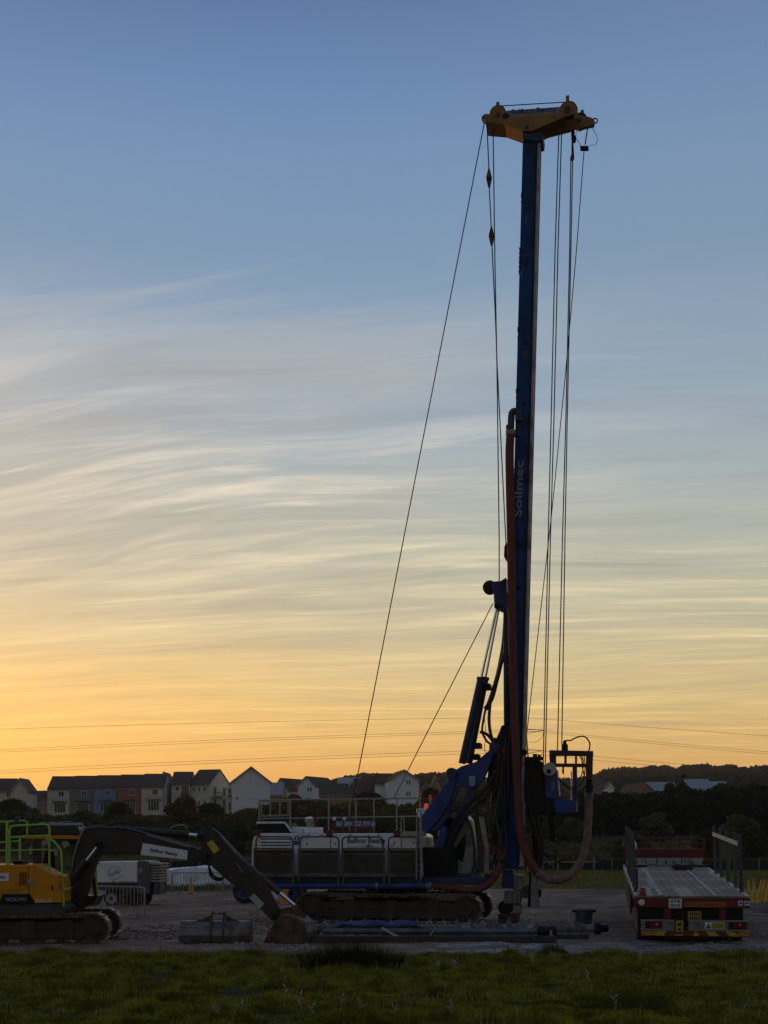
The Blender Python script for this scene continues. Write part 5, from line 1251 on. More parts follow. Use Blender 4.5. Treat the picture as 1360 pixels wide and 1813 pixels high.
# boom
zb0, zb1 = -.22, .16
boom = xarm('boom', [(117, 1606), (121, 1570), (130, 1518), (141, 1482), (149, 1467.5), (160, 1464.5), (200, 1466.5), (240, 1473), (332, 1499), (366, 1504), (372, 1512), (372, 1524), (362, 1526), (327, 1521.5), (249, 1514), (192, 1510.5), (175, 1514), (168, 1530), (156, 1570), (144, 1606)], zb0, zb1, m_exdark, bev=.02)
for c in (-.36, .22): hydraulic(exc, E(111, 1577, c), E(175, 1496, c), .66, .085, .038, m_exdark)
hydraulic(exc, E(202, 1466, -.03), E(356, 1480, -.03), .86, .085, .05, m_exdark)
for k, c in enumerate((-.245, -.16, .05, .1)):
    MB().tube(catmull([E(a, b-k*.8, c) for a, b in ((124, 1560), (133, 1512), (146, 1475), (160, 1465), (210, 1465), (245, 1471.5), (300, 1487), (340, 1499), (358, 1508))], 4), .020, 6).build('boom_pipe', M('bare_pipe', (.18, .17, .16), .35, .7, .2, 8) if k in (0, 3) else m_black, exc, True)
MB().tube(catmull([E(a, b, 0) for a, b in ((176, 1466), (200, 1459), (222, 1455.5), (238, 1461), (250, 1472))], 5), .03, 6).build('boom_hose', m_black, exc, True)
MB().tube(catmull([E(a, b, 0) for a, b in ((300, 1467), (312, 1462), (326, 1461), (332, 1468))], 5), .016, 6).build('boom_hose', m_galv, exc, True)
nb_ = [E(a, b, zb0-.012) for a, b in ((253, 1492.5), (333, 1506), (331, 1522), (249, 1513.5))]
bs = MB().prism(nb_, (0, .01, 0)).build('sign_board', m_sign, boom)
xd = nb_[1]-nb_[0]; ud = nb_[0]-nb_[3]
text('Balfour Beatty', m_bluetext, boom, E(265.5, 1509.5, zb0-.016), xd, (.17, 0, 1), .485*xd.length/.8, .115, bold=.04)
# stick, bucket
stick = xarm('stick', [(351, 1478), (356, 1474), (378, 1468), (386, 1473), (414.5, 1509), (441, 1533), (473, 1569), (494, 1608), (489, 1630), (481, 1630), (441, 1588), (400, 1557), (373, 1532), (363, 1524), (355, 1497)], -.42, -.12, m_exdark, bev=.02)
xarm('yellow_notice', [(366, 1493), (375.6, 1487), (389, 1504), (379, 1512)], -.432, -.425, M('yellow_vinyl', (.60, .48, .05), .5, 0, .1, 20, (.1, .09, .03), .4, 22.), stick, 0)
xarm('pale_notice', [(441, 1589), (450, 1582), (468, 1600), (460.5, 1608)], -.432, -.425, M('pale_green_vinyl', (.38, .44, .40), .5, 0, .1, 10, (.15, .17, .16), .4, 18.), stick, 0)
for a, b in ((351, 1478), (368, 1516), (486, 1622)):
    MB().lathe(E(a if a != 351 else 357, b if b != 1478 else 1484, -.43), [(.04, -.02), (.075, -.02), (.075, .03)], 14, 'y').build('pin', m_deckblk, stick, True)
hydraulic(exc, E(417, 1514, -.27), E(526, 1607, -.27), .72, .075, .042, m_dgrey)
MB().tube([E(377, 1468, -.25), E(387, 1475, -.25), E(440, 1531, -.25)], .026, 6).build('stick_pipe', m_galv, exc, True)
for k in range(3):
    MB().tube(catmull([E(a, b, -.3+.06*k) for a, b in ((369+k, 1520), (372-k, 1538), (379-k*2, 1550+2*k), (389, 1555+2*k), (399, 1552))], 5), .02, 6).build('hose_loop', m_black, exc, True)
MB().tube([E(411, 1531, -.44), E(418, 1526, -.44), E(424, 1537, -.44), E(430, 1544, -.44)], .014, 5).build('hose_guard', m_galv, exc)
xarm('bucket_link', [(515, 1606), (524, 1601), (535, 1617), (532, 1630), (524, 1628)], -.38, -.3, m_rust); xarm('bucket_link', [(483, 1616), (490, 1610), (527, 1604), (528, 1611), (492, 1622)], -.14, -.08, m_rust)
bk = Frame(*(ex_fr.o+E(503, 1655, -.27)).to_2d(), R(-14)); bko = thing('bucket', '', '', (0, 0, 0)); bko.parent = exc
for k in ('label', 'category'): del bko[k]
bko.location = bk.o-ex_fr.o; bko.rotation_euler = (0, 0, bk.yaw)
prof = [(465, 1672), (486, 1632), (496, 1622), (512, 1622), (526, 1627), (537, 1637), (542, 1652), (538, 1668), (528, 1678), (512, 1683), (490, 1682), (470, 1681)]
wB = .45
def bp(pts, c): return bk.pl(pts, c)
side = MB().prism(bp(prof, -wB), (0, .04, 0)).build('side_plate', m_rust, bko); MB().prism([v+Vector((0, 2*wB-.04, 0)) for v in bp(prof, -wB)], (0, .04, 0)).build('side_plate', m_rust, bko)
sh = prof[2:]; A_ = bp(sh, -wB); MB().strip([a+Vector((0, .04, 0)) for a in A_], [a+Vector((0, 2*wB-.04, 0)) for a in A_], .03).build('shell', M('worn_bucket_steel', (.16, .125, .10), .55, .3, .35, 6, (.10, .06, .04), .45, 3., .5, 30), bko, True)
MB().prism(bp([(484, 1638), (489, 1640), (473, 1674), (468, 1673)], -wB-.02), (0, .03, 0)).build('side_rib', m_rust, bko)
for k in range(4):
    y = -wB+.08+k*(2*wB-.16)/3; t0 = bp([(466, 1673), (472, 1681), (461, 1684), (458, 1681)], -wB); MB().prism([Vector((v.x, y-.045, v.z)) for v in t0], (0, .09, 0)).build('tooth', m_steel, bko)
for y in (-.12, .08): MB().prism([Vector((v.x, y, v.z)) for v in bp([(486, 1632), (482, 1620), (492, 1612), (528, 1620), (532, 1634), (512, 1624)], -wB)], (0, .04, 0)).build('ear', m_rust, bko)

# ------------------------------------------------------------------ flatbed lorry
lor = thing('flatbed_lorry', 'red flatbed lorry seen from behind with timber deck and steel side posts', 'lorry', (TX, TY, 0), TRZ)
lor.rotation_euler = (TPITCH, 0, TRZ)
def lx(px): return (px-1223.5)/72.4
def lz(py): return (1672-py)/72.4
HW, LL, ZD = 1.385, 13.4, 1.19
MB().b2((-HW, 0, lz(1607)), (HW, .18, ZD-.05)).build('rear_beam', m_red, lor, bevel=.012)
fr_ = MB(); fr_.b2((-HW, .18, ZD-.16), (-HW+.1, LL, ZD-.045)); fr_.b2((HW-.1, .18, ZD-.16), (HW, LL, ZD-.045)); fr_.build('side_rail', m_red, lor)
ed = MB(); ed.b2((-HW+.0, .0, ZD-.045), (-HW+.09, LL, ZD+.004)); ed.b2((HW-.09, .0, ZD-.045), (HW, LL, ZD+.004)); ed.build('deck_edge', M('pale_worn_edge', (.42, .38, .34), .6, .2, .3, 5, (.2, .12, .1), .4), lor)
for k in range(7): MB().b2((-HW+.1, 1.+1.95*k, ZD-.2), (HW-.1, 1.08+1.95*k, ZD-.05)).build('cross_member', m_deckblk, lor)
ch_ = MB(); ch_.b2((-.48, .25, .62), (-.38, LL+1, .98)); ch_.b2((.38, .25, .62), (.48, LL+1, .98)); ch_.build('chassis', m_deckblk, lor)
nW = 13; gap = .013; bw = (2*HW-.18)/nW
pm = [MB().b2((-(bw-gap)/2, 0, -.042), ((bw-gap)/2, L, 0)).mesh('plank', m_wood) for L in (3.2, 3.6, 2.9)]
woods = [m_wood, M('grey_deck_board', (.38, .295, .25), .65, 0, .35, 4, (.14, .12, .11), .4, 2.5, .4, 40, spec=.4), M('dark_deck_board', (.24, .18, .15), .65, 0, .35, 4, (.09, .07, .065), .4, 2.5, .4, 40, spec=.4)]
pmm = [[(lambda me, w: (me.materials.clear(), me.materials.append(w), me)[2])(m_.copy(), w) for w in woods] for m_ in pm]
for i in range(nW):
    y = .03
    for q in range(4):
        L = (3.2, 3.6, 2.9, 3.6)[q]; o = link('plank', pmm[(0, 1, 2, 1)[q]][rng.choice((0, 0, 0, 1, 2, 2))], lor)
        o.location = (-HW+.09+bw*(i+.5), y, ZD+rng.uniform(-.002, .004)); y += L+.015
m_wear = M('bare_metal_strip', (.46, .39, .34), .55, .1, .35, 3, (.3, .26, .23), .75, 2.6)
for x in (-.74, .58): MB().b2((x-.05, .05, ZD+.009), (x+.05, 12.2, ZD+.013)).build('tie_strip', m_wear, lor)
# headboard
hb = MB().b2((-HW+.05, LL-.08, ZD+.26), (HW-.05, LL, ZD+.56)).build('headboard', m_red, lor)
w_ = MB().b2((-HW+.1, LL-.1, ZD+.005), (HW-.1, LL-.06, ZD+.25)).build('headboard_skirt', M('dirty_white_board', (.42, .42, .42), .6, 0, .2, 3, (.1, .09, .08), .5, 3.), hb)
for k in range(9): MB().b2((-1.2+.3*k+.05*math.sin(k*5), LL-.115, ZD+.05), (-1.165+.3*k+.05*math.sin(k*5), LL-.1, ZD+.2-.03*(k % 3))).build('skirt_bracket', m_deckblk, hb)
q = MB(); q.tube(catmull([(-HW+.06, LL-.04, ZD+.5), (-HW+.06, LL-.04, ZD+.78), (-HW+.2, LL-.04, ZD+.90), (0, LL-.04, ZD+.91), (HW-.2, LL-.04, ZD+.90), (HW-.06, LL-.04, ZD+.75), (HW-.06, LL-.04, ZD+.5)], 6), .03, 8)
q.tube([(-HW+.06, LL-.04, ZD+.73), (HW-.06, LL-.04, ZD+.73)], .022, 6)
for x in (-.95, -.72, .5, .95): q.tube([(x, LL-.04, ZD+.5), (x, LL-.04, ZD+.9)], .022, 6)
q.build('headboard_rail', m_red, hb, True)
# posts
KS = [.07, .19, .35, .5, .64]
pst = MB(); pst.b2((-.04, -.03, -.25), (.04, .03, 1.46)); pst.b2((-.045, -.04, .0), (.045, -.03, 1.46)); pst = pst.mesh('post', M('galvanised_post', (.085, .088, .095), .45, .4, .25, 6, (.12, .1, .09), .4))
for s in (-1, 1):
    for k in KS:
        o = link('post', pst, lor); o.location = (s*(HW-.02-(.055 if s < 0 else .04)), .35+k*LL*.985, ZD); o.rotation_euler = (0, R(-2.3 + rng.uniform(-.9, .9)), 0)
pl = MB(); pl.beam((HW-.16, .35+.07*LL, ZD+1.22), (HW-.16, .35+.63*LL, ZD+1.22), .025, .11); pl.build('post_plank', m_plank, lor)
pl = MB(); pl.beam((-HW+.15, .35+.2*LL, ZD+1.05), (-HW+.15, .35+.64*LL, ZD+1.2), .025, .11); pl.build('post_plank', m_plank, lor)
MB().tube([(HW-.1, .95, ZD+1.0), (HW-.11, 1.2, ZD+.1), (HW-.08, 1.25, ZD-.05)], .02, 5).build('ratchet_strap', m_navy, lor)
MB().tube([(-HW+.1, .95, ZD+.6), (-HW+.12, 1.25, ZD+.1), (-HW+.02, 1.25, ZD-.1)], .022, 5).build('ratchet_strap', m_navy, lor)
b_ = lx(1139); MB().lathe((b_, .12, ZD), [(.10, 0), (.105, .03), (.085, .05), (.085, .15), (.06, .19), (.02, .2)], 16).build('beacon', m_redlens, lor, True)
# rear plates, lamps, boards
yr = -.012
def plate(name, x0, y0, x1, y1, mat, d=yr, th=.01, parent=lor): return MB().b2((lx(x0), d, lz(y1)), (lx(x1), d+th, lz(y0))).build(name, mat, parent)
def ltext(s, mat, x0, y0, x1, y1, d, parent=lor, bold=.02): return text(s, mat, parent, (lx(x0), d, lz(y1)), (1, 0, 0), (0, 0, 1), lx(x1)-lx(x0), lz(y0)-lz(y1), bold=bold)
m_ypl = M('yellow_reflective_plate', (.40, .32, .03), .4, 0, .1, 10); m_blk = M('black_print', (.012, .012, .012), .5)
pz = plate('fleet_number_plate', 1184, 1591, 1206.5, 1607.6, m_sign); ltext('074I', m_blk, 1187, 1592.2, 1204, 1598.4, yr-.003, pz, .03); ltext('0535', m_blk, 1186, 1600, 1204.5, 1606.4, yr-.003, pz, .03)
sg = plate('maintenance_sign', 1211, 1596.5, 1283, 1605, M('orange_reflective', (.42, .13, .01), .4, 0, .1, 10)); ltext('MOTORWAY MAINTENANCE', M('red_brown_print', (.10, .015, .008), .5), 1213, 1598.3, 1281, 1603.4, yr-.003, sg, .02)
MB().lathe((lx(1136.5), -.006, lz(1597.5)), [(.075, -.004), (.075, .006)], 20, 'y').build('oval_sticker', m_sign, lor)
for a, b in ((1303.5, 1311.5), (1314.5, 1329)):
    s_ = plate('blue_white_sticker', a, 1594, b if b < 1322 else 1323.4, 1602, m_sign); plate('sticker_print', a+1.5, 1596, min(b, 1323)-1.5, 1600, m_bluetext, yr-.003, .003, s_)
MB().b2((-HW+.1, .1, lz(1640)), (HW-.15, .2, lz(1608))).build('rear_panel', m_deckblk, lor)
for a, b in ((1176, 1188), (1272, 1283)): plate('red_bracket', a, 1608, b, 1628, m_red, .06, .04)
npz = plate('number_plate', 1217.5, 1613.5, 1240.5, 1630, m_ypl, .05, .012)
for k in range(5): plate('plate_mark', 1220+4*k, 1615.5, 1222.6+4*k, 1620.5, m_blk, .046, .003, npz); plate('plate_mark', 1220+4*k, 1622.5, 1222.6+4*k, 1628, m_blk, .046, .003, npz)
for a, b in ((1135, 1193.5), (1218, 1324)):
    lb_ = plate('lamp_board', a, 1628, b, 1647, m_steel, -.03, .05)
    plate('board_trim', a+.3, 1628, b-.3, 1630.5, m_galv, -.04, .009, lb_); plate('board_trim', a+.3, 1645, b-.3, 1647, m_galv, -.04, .009, lb_)
for a, b in ((1143, 1172.5), (1287, 1317)):
    tl = plate('tail_lamp', a, 1631.5, b, 1644, m_deckblk, -.05, .019)
    plate('lens', a+8, 1633, b-1.5, 1642.5, m_redlens, -.056, .006, tl); MB().lathe((lx((a+b)/2+5), -.06, lz(1636)), [(.02, -.004), (.03, .004)], 10, 'y').build('reflector', m_beige, tl)
ws = plate('warning_sign', 1246.5, 1632, 1280.5, 1643.8, m_sign, -.036, .005)
plate('sign_field', 1258, 1632.6, 1280, 1643.2, m_ypl, -.041, .004, ws); ltext('ATTENTION\nWARNING', m_blk, 1260, 1634.2, 1278, 1641.6, -.044, ws, .0)
MB().prism([(lx(1248), -.041, lz(1642.8)), (lx(1257.4), -.041, lz(1642.8)), (lx(1252.7), -.041, lz(1633.2))], (0, .004, 0)).build('sign_triangle', M('slate_print', (.06, .08, .12), .5), ws)
ys = plate('yellow_notice', 1196, 1629.5, 1209, 1649.5, m_ypl, -.03, .01)
MB().prism([(lx(1197.5), -.034, lz(1636)), (lx(1204), -.034, lz(1632)), (lx(1208), -.034, lz(1635)), (lx(1204), -.034, lz(1637.5)), (lx(1207), -.034, lz(1641)), (lx(1200), -.034, lz(1639))], (0, .003, 0)).build('notice_mark', m_blk, ys)
plate('notice_mark', 1199, 1643.4, 1206.5, 1647.6, m_blk, -.034, .003, ys)
plate('notice_bracket', 1191.5, 1626, 1214.5, 1650, m_deckblk, -.018, .03)
hz = plate('bumper_bar', 1135.5, 1647.6, 1325, 1657, M('red_orange_reflective', (.13, .02, .01), .4, 0, .15, 8), -.02, .06)
for a in (1135.6, 1303): plate('bumper_end', a, 1648.2, a+(28 if a < 1200 else 21.5), 1656.4, M('amber_reflective', (.36, .17, .02), .4, 0, .1, 8), -.025, .005, hz)
for pts in ([(1164, 1648), (1180.5, 1648), (1175, 1656.6), (1160, 1656.6)], [(1231, 1648), (1237.5, 1656.6), (1225, 1656.6)], [(1248, 1648), (1264, 1648), (1271, 1656.6), (1254, 1656.6)], [(1281.5, 1648), (1297, 1648), (1303.5, 1656.6), (1288.5, 1656.6)], [(1193, 1654.5), (1209, 1654.5), (1209, 1656.4), (1193, 1656.4)]):
    MB().prism([(lx(a), -.026, lz(b)) for a, b in pts], (0, .005, 0)).build('yellow_chevron', m_ypl, hz)
MB().b2((-HW+.13, .1, .16), (HW-.2, .14, lz(1657))).build('mud_flap', m_black, lor)
def wheel(parent, x, y, z, r, w, rim, axis='x', name='wheel'):
    t = MB().lathe((x, y, z), [(r*.62, -w/2), (r*.9, -w/2), (r, -w*.36), (r*1.0, w*.36), (r*.9, w/2), (r*.62, w/2), (r*.62, -w/2), (r*.62, -w/2)], 28, axis, caps=False).build(name, m_tyre, parent, True)
    MB().lathe((x, y, z), [(r*.12, -w*.36), (r*.5, -w*.32), (r*.6, -w*.50), (r*.645, -w*.52), (r*.645, w*.52), (r*.6, w*.50), (r*.5, w*.32), (r*.12, w*.36)], 24, axis).build('rim', rim, t, True)
    hb_ = MB().lathe((x, y, z), [(r*.2, -w*.5), (r*.2, w*.5)], 12, axis); hb_.build('hub', m_deckblk, t, True); return t
for s in (-1, 1):
    for y in (.95, 2.3, 10.6):
        for dx in ((0, -.34) if y < 5 else (0,)): wheel(lor, s*(HW-.24+dx), y, .475, .5, .28, m_galv)
MB().b2((-HW+.15, LL+.15, .5), (HW-.15, LL+2.0, 1.5)).build('cab', m_red, lor, bevel=.08)
for s in (-1, 1): 
    q = MB().b2((s*(HW-.02)-.02, 3.2, .45), (s*(HW-.02)+.02, 9.2, .95)); q.build('side_guard', m_deckblk, lor)
MB().prism([(-HW-.01, LL-.2, ZD+.72), (-HW-.06, LL-.2, ZD+.66), (-HW-.02, LL-.2, ZD+.7), (-HW+.05, LL-.2, ZD+.8)], (0, .1, 0)).build('mirror', m_galv, lor)
def on_deck(x, y, z=0.):
    return Matrix.Translation((TX, TY, 0)) @ Matrix.Rotation(TRZ, 4, 'Z') @ Matrix.Rotation(TPITCH, 4, 'X') @ Vector((x, y, ZD+.012+z))
# things lying on the deck
rr_ = random.Random(3); q = MB()
for k in range(7):
    ring = []; cx, cy, rad = rr_.uniform(-.16, .16), rr_.uniform(-.1, .1), rr_.uniform(.14, .3)
    for t in np.linspace(0, 6.6, 18): ring.append((cx+rad*1.4*math.cos(t), cy+rad*.7*math.sin(t), .02+.02*k+.012*math.sin(3*t+k)))
    q.tube(ring, .02, 5)
sp_ = tag(q.build('strap_coil', M('dark_red_strap', (.05, .02, .02), .8, 0, .4, 9)), 'dark coil of straps lying on the lorry deck near the headboard', 'strap'); sp_.location = on_deck(.52, 10.6); sp_.rotation_euler = (TPITCH, 0, TRZ)
for x, y, l, lab in ((.98, 12.3, .85, 'dark board lying across the front right corner of the lorry deck'), (-.98, 12.1, .7, 'dark board lying across the front left corner of the lorry deck')):
    o = tag(MB().b2((-l/2, -.12, 0), (l/2, .12, .06)).build('board', m_deckblk), lab, 'board'); o.location = on_deck(x, y); o.rotation_euler = (TPITCH, 0, TRZ+.03)

# ------------------------------------------------------------------ compressor
cf_ = Frame(P(218, HY, 53).x, 53., R(-6)); C_ = cf_.at
comp = frame_thing('air_compressor', 'white and grey towed air compressor with round printed logo behind the excavator', 'compressor', cf_)
def carm(name, pts, c0, c1, mat, parent=None, bev=.02): return MB().prism(cf_.pl(pts, c0), (0, c1-c0, 0)).build(name, mat, parent or comp, bevel=bev)
wb = carm('canopy', [(162, 1536), (168, 1526), (243, 1524.5), (243, 1563), (166, 1563)], -.8, .8, m_white, bev=.04)
carm('end_housing', [(243.4, 1524), (262, 1524.5), (266, 1530), (265, 1582), (243.4, 1582)], -.78, .78, M('slate_grey_paint', (.075, .08, .095), .5, 0, .15, 4), bev=.03)
for k in range(7): carm('grille_bar', [(265.6, 1528.5+5*k), (284, 1528+5*k), (284, 1531+5*k), (265.6, 1531.5+5*k)], -.7, .6, m_beige, bev=0)
carm('grille_back', [(266, 1529), (281, 1529), (281, 1582), (266, 1582)], -.6, .6, m_deckblk); carm('battery_box', [(272, 1562), (284, 1562), (284, 1584), (272, 1584)], -.74, -.1, m_dgrey)
carm('lower_skirt', [(168, 1563.4), (243, 1563.4), (265, 1572), (265, 1584), (250, 1588), (186, 1578), (168, 1572)], -.7, .7, m_dgrey)
p = C_(203.5, 1545.5, -.81); w_ = M('grey_blue_print', (.10, .15, .19), .5); MB().tube([p+Vector((.26*math.cos(t), 0, .235*math.sin(t))) for t in np.linspace(.3, 5.9, 30)], .008, 4).build('logo_ring', w_, wb)
a = C_(191, 1550.5, -.806); text('Gen', w_, wb, a, (1, 0, 0), (0, 0, 1), C_(203, 1550, -.8).x-a.x, .165, bold=.01)
a = C_(203, 1547.5, -.806); text('Air', m_bluetext, wb, a, (1, 0, 0), (0, 0, 1), C_(213.5, 1547, -.8).x-a.x, .17, bold=.01)
MB().b2(C_(198, 1561.5, -.812), C_(203.5, 1560, -.805)).build('print_strip', m_deckblk, wb); MB().b2(C_(210, 1561.3, -.812), C_(239, 1560.1, -.805)).build('print_strip', m_greytext, wb); MB().b2(C_(172, 1529.2, -.812), C_(178, 1527.9, -.805)).build('print_strip', m_deckblk, wb)
MB().b2(C_(246, 1545.5, -.79), C_(252, 1537, -.78)).build('hazard_sticker', M('orange_sticker', (.5, .22, .12), .5), comp)
p = C_(199.5, 1589, -.72); wheel(comp, p.x, -.78, .30, .31, .22, M('grey_wheel_paint', (.33, .34, .34), .5, 0, .1, 5), 'y'); wheel(comp, p.x, .78, .30, .31, .22, MATS['grey_wheel_paint'], 'y'); p2 = C_(237, 1589, -.72); wheel(comp, p2.x, -.74, .29, .3, .22, m_deckblk, 'y'); wheel(comp, p2.x, .74, .29, .3, .22, m_deckblk, 'y')
carm('mudguard', [(187, 1581), (192, 1575), (206, 1574.5), (212, 1580), (208, 1577.5), (193, 1577.5)], -.92, -.62, m_deckblk)
carm('tow_bar', [(150, 1588), (178, 1584), (178, 1589), (150, 1592)], -.06, .06, m_deckblk)
p = C_(152, 1594, 0); MB().tube([(p.x, 0, 0), (p.x, 0, .42)], .03, 8).build('jockey_leg', m_galv, comp)

# ------------------------------------------------------------------ pedestrian barriers
def barrier_proto():
    o = thing('pedestrian_barrier', '', 'barrier', (0, 0, 0), 0, 'steel pedestrian barriers'); L, H = 2.3, 1.02; q = MB()
    q.tube(catmull([(.02, 0, .14), (.02, 0, .9), (.05, 0, .985), (.14, 0, H), (L/2, 0, H), (L-.14, 0, H), (L-.05, 0, .985), (L-.02, 0, .9), (L-.02, 0, .14), (L-.02, 0, .14)], 4), .028, 6)
    q.tube([(.02, 0, .15), (L-.02, 0, .15)], .019, 6); q.build('frame', m_galv, o, True)
    bar = MB().tube([(0, 0, .15), (0, 0, H)], .0125, 5).mesh('bar', m_galv)
    for k in range(17): link('bar', bar, o).location = (.13+(L-.26)*k/16, 0, 0)
    ft = MB().tube([(0, -.22, .01), (0, -.04, .17), (0, .04, .17), (0, .22, .01)], .017, 6).mesh('foot', m_galv)
    for x in (.3, L-.3): link('foot', ft, o).location = (x, 0, 0)
    return o
b0 = barrier_proto(); used = False
def barrier(px0, py0, px1, py1, label):
    global used
    Ya, Yb = F*CH/(py0-HY), F*CH/(py1-HY); a = P(px0, HY, Ya); b = P(px1, HY, Yb); d = b-a
    o = copy_tree(b0) if used else b0; used = True
    o.location = (a.x, a.y, float(yard_h(np.array([a.x]), np.array([a.y]))[0])); o.rotation_euler = (0, 0, math.atan2(d.y, d.x)); o.scale = (Vector((d.x, d.y)).length/2.3, 1, 1); o['label'] = label; return o
barrier(145, 1622, 257, 1627, 'nearest steel barrier, between the excavator and the white compressor')
barrier(227, 1585, 304, 1584, 'steel barrier partly behind the grey end of the compressor')
barrier(305, 1584, 394, 1584, 'steel barrier with a yellow cone behind it, before the white sheeted pile')
barrier(395, 1584, 462, 1582, 'rightmost steel barrier, beside the blue trailer wheel')
barrier(140, 1589, 226, 1587, 'steel barrier behind the wheels of the compressor')
pnl = MB().b2((.05, -.03, .8), (.3, -.02, .96)).build('logo_plate', m_sign, [o for o in bpy.data.objects if o.get('label', '').startswith('steel barrier partly')][0])

# ------------------------------------------------------------------ spare wide bucket on the ground
Yb_ = F*CH/(1671-HY); sb_c = P(382, HY, Yb_); sb = thing('spare_bucket', 'wide grey ditching bucket lying on the ground left of the digging bucket', 'bucket', (sb_c.x, sb_c.y, 0), R(-3))
Wb = 122/F*Yb_; hh = 39/F*Yb_; pr = [(.28, hh), (-.02, hh*.97), (-.20, hh*.72), (-.25, hh*.40), (-.16, hh*.12), (.05, .0), (.42, .03)]
S1 = [Vector((-Wb/2, y, z)) for y, z in pr]; S2 = [Vector((Wb/2, y, z)) for y, z in pr]
MB().strip(S1, S2, .025).build('shell', M('scuffed_grey_steel', (.17, .17, .175), .5, .35, .3, 3, (.12, .075, .05), .5, 2., .4, 25), sb, True)
for x in (-Wb/2-.015, Wb/2-.01): MB().prism([(x, y, z) for y, z in pr+[(.45, hh*.5)]], (.025, 0, 0)).build('side_plate', m_steel, sb)
for x in (-.10, .20):
    MB().prism([(x, .05, hh+.20), (x, -.07, hh+.18), (x, -.16, hh*.85), (x, -.265, hh*.45), (x, -.2, hh*.1), (x, -.24, hh*.1), (x, -.31, hh*.45), (x, -.22, hh*1.02), (x, -.12, hh+.24), (x, .05, hh+.26)], (.05, 0, 0)).build('hanger', m_rust, sb)
MB().tube([(-.12, .0, hh+.21), (.27, .0, hh+.21)], .03, 10).build('hanger_pin', m_steel, sb, True)
MB().prism([(-.55, -.02, hh), (-.1, -.02, hh+.16), (-.1, -.02, hh-.01)], (0, .03, 0)).prism([(.25, -.02, hh+.16), (.62, -.02, hh), (.25, -.02, hh-.01)], (0, .03, 0)).build('gusset', m_rust, sb)
MB().tube([(-Wb/2+.03, .30, hh+.01), (Wb/2-.03, .30, hh+.01)], .03, 8).build('lip', m_rust, sb)

# ------------------------------------------------------------------ auger, pipes, tarpaulin, drum
def lay(px0, px1, pyg): 
    Y = F*CH/(pyg-HY); return P(px0, HY, Y), P(px1, HY, Y)
a, b = lay(536, 1052, 1657); La = (b-a).length
aug = thing('auger', 'long grey mud caked auger lying on the ground before the tracks', 'auger', (a.x, a.y, 0), math.atan2(b.y-a.y, b.x-a.x))
ra = .20; MB().tube([(0, 0, ra), (La, 0, ra)], .105, 14).build('shaft', m_conc, aug, True)
fl = MB(); npt = 16; turns = int(La/.36); A1 = []; B1 = []
for k in range(turns*npt+1):
    t = 2*math.pi*k/npt; x = .15+.36*k/npt*(La-.4)/(turns*.36); A1.append((x, .09*math.cos(t), ra+.09*math.sin(t))); B1.append((x, ra*math.cos(t), ra+ra*math.sin(t)))
fl.strip(A1, B1, .022); fl.build('flight', m_conc, aug)
cl = MB(); 
for k in range(320):
    x = rng.uniform(.1, La-.2); t = rng.uniform(0, math.pi); s = rng.uniform(.015, .05); rq = rng.uniform(.08, .17); q = Vector((x, rq*math.cos(t), ra+rq*math.sin(t)))
    cl.add([q+Vector(v)*s for v in ((1, 0, 0), (-1, 0, 0), (0, 1, 0), (0, -1, 0), (0, 0, .8), (0, 0, -.8))], [(0,2,4),(2,1,4),(1,3,4),(3,0,4),(2,0,5),(1,2,5),(3,1,5),(0,3,5)])
stuff(cl.build('caked_mud', m_conc, aug))
for k in range(turns):
    x = .15+.36*(k+.25)*(La-.4)/(turns*.36); MB().prism([(x-.03, -.03, 2*ra-.03), (x+.05, -.03, 2*ra-.02), (x+.01, -.03, 2*ra+.085)], (0, .05, 0)).build('cutter', m_conc, aug)
MB().lathe((La, 0, ra), [(.12, 0), (.165, .02), (.165, .16), (.12, .18), (.10, .18), (.10, .36), (.07, .38)], 16, 'x').build('coupling', m_deckblk, aug, True)
a, b = lay(570, 958, 1667); Lp = (b-a).length
pip = thing('drill_pipe', 'long blue grey steel pipe lying in front of the auger', 'pipe', (a.x, a.y, 0), math.atan2(b.y-a.y, b.x-a.x))
MB().tube([(0, 0, .25), (Lp, 0, .25)], .072, 16).build('tube', M('blue_grey_pipe', (.10, .115, .15), .35, .4, .3, 2, (.06, .055, .05), .4), pip, True)
MB().lathe((Lp, 0, .25), [(.075, -.1), (.15, -.08), (.15, .14), (.12, .16), (.14, .2), (.14, .36), (.08, .40)], 16, 'x').build('pipe_end', m_deckblk, pip, True)
MB().prism([(Lp+.2, -.17, .3), (Lp+.25, -.17, .3), (Lp+.28, -.17, .02), (Lp+.2, -.17, .02)], (0, .03, 0)).build('pipe_clip', m_galv, pip)
a, b = lay(556, 985, 1670)
tb = tag(MB().b2((0, -.06, .0), ((b-a).length, .16, .16)).build('dark_bar', M('dark_bar_brown', (.05, .038, .03), .8, 0, .35, 6)), 'long dark bar under the drill pipe', 'timber'); tb.location = (a.x, a.y+.06, .012)  # long dark box running along the ground below the pipe
a, b = lay(985, 1042, 1664)
tb = tag(MB().b2((0, -.06, 0), ((b-a).length, .08, .13)).build('dark_bar', MATS['dark_bar_brown']), 'short dark beam on the ground right of the drill pipe end', 'timber'); tb.location = (a.x, a.y, .012)
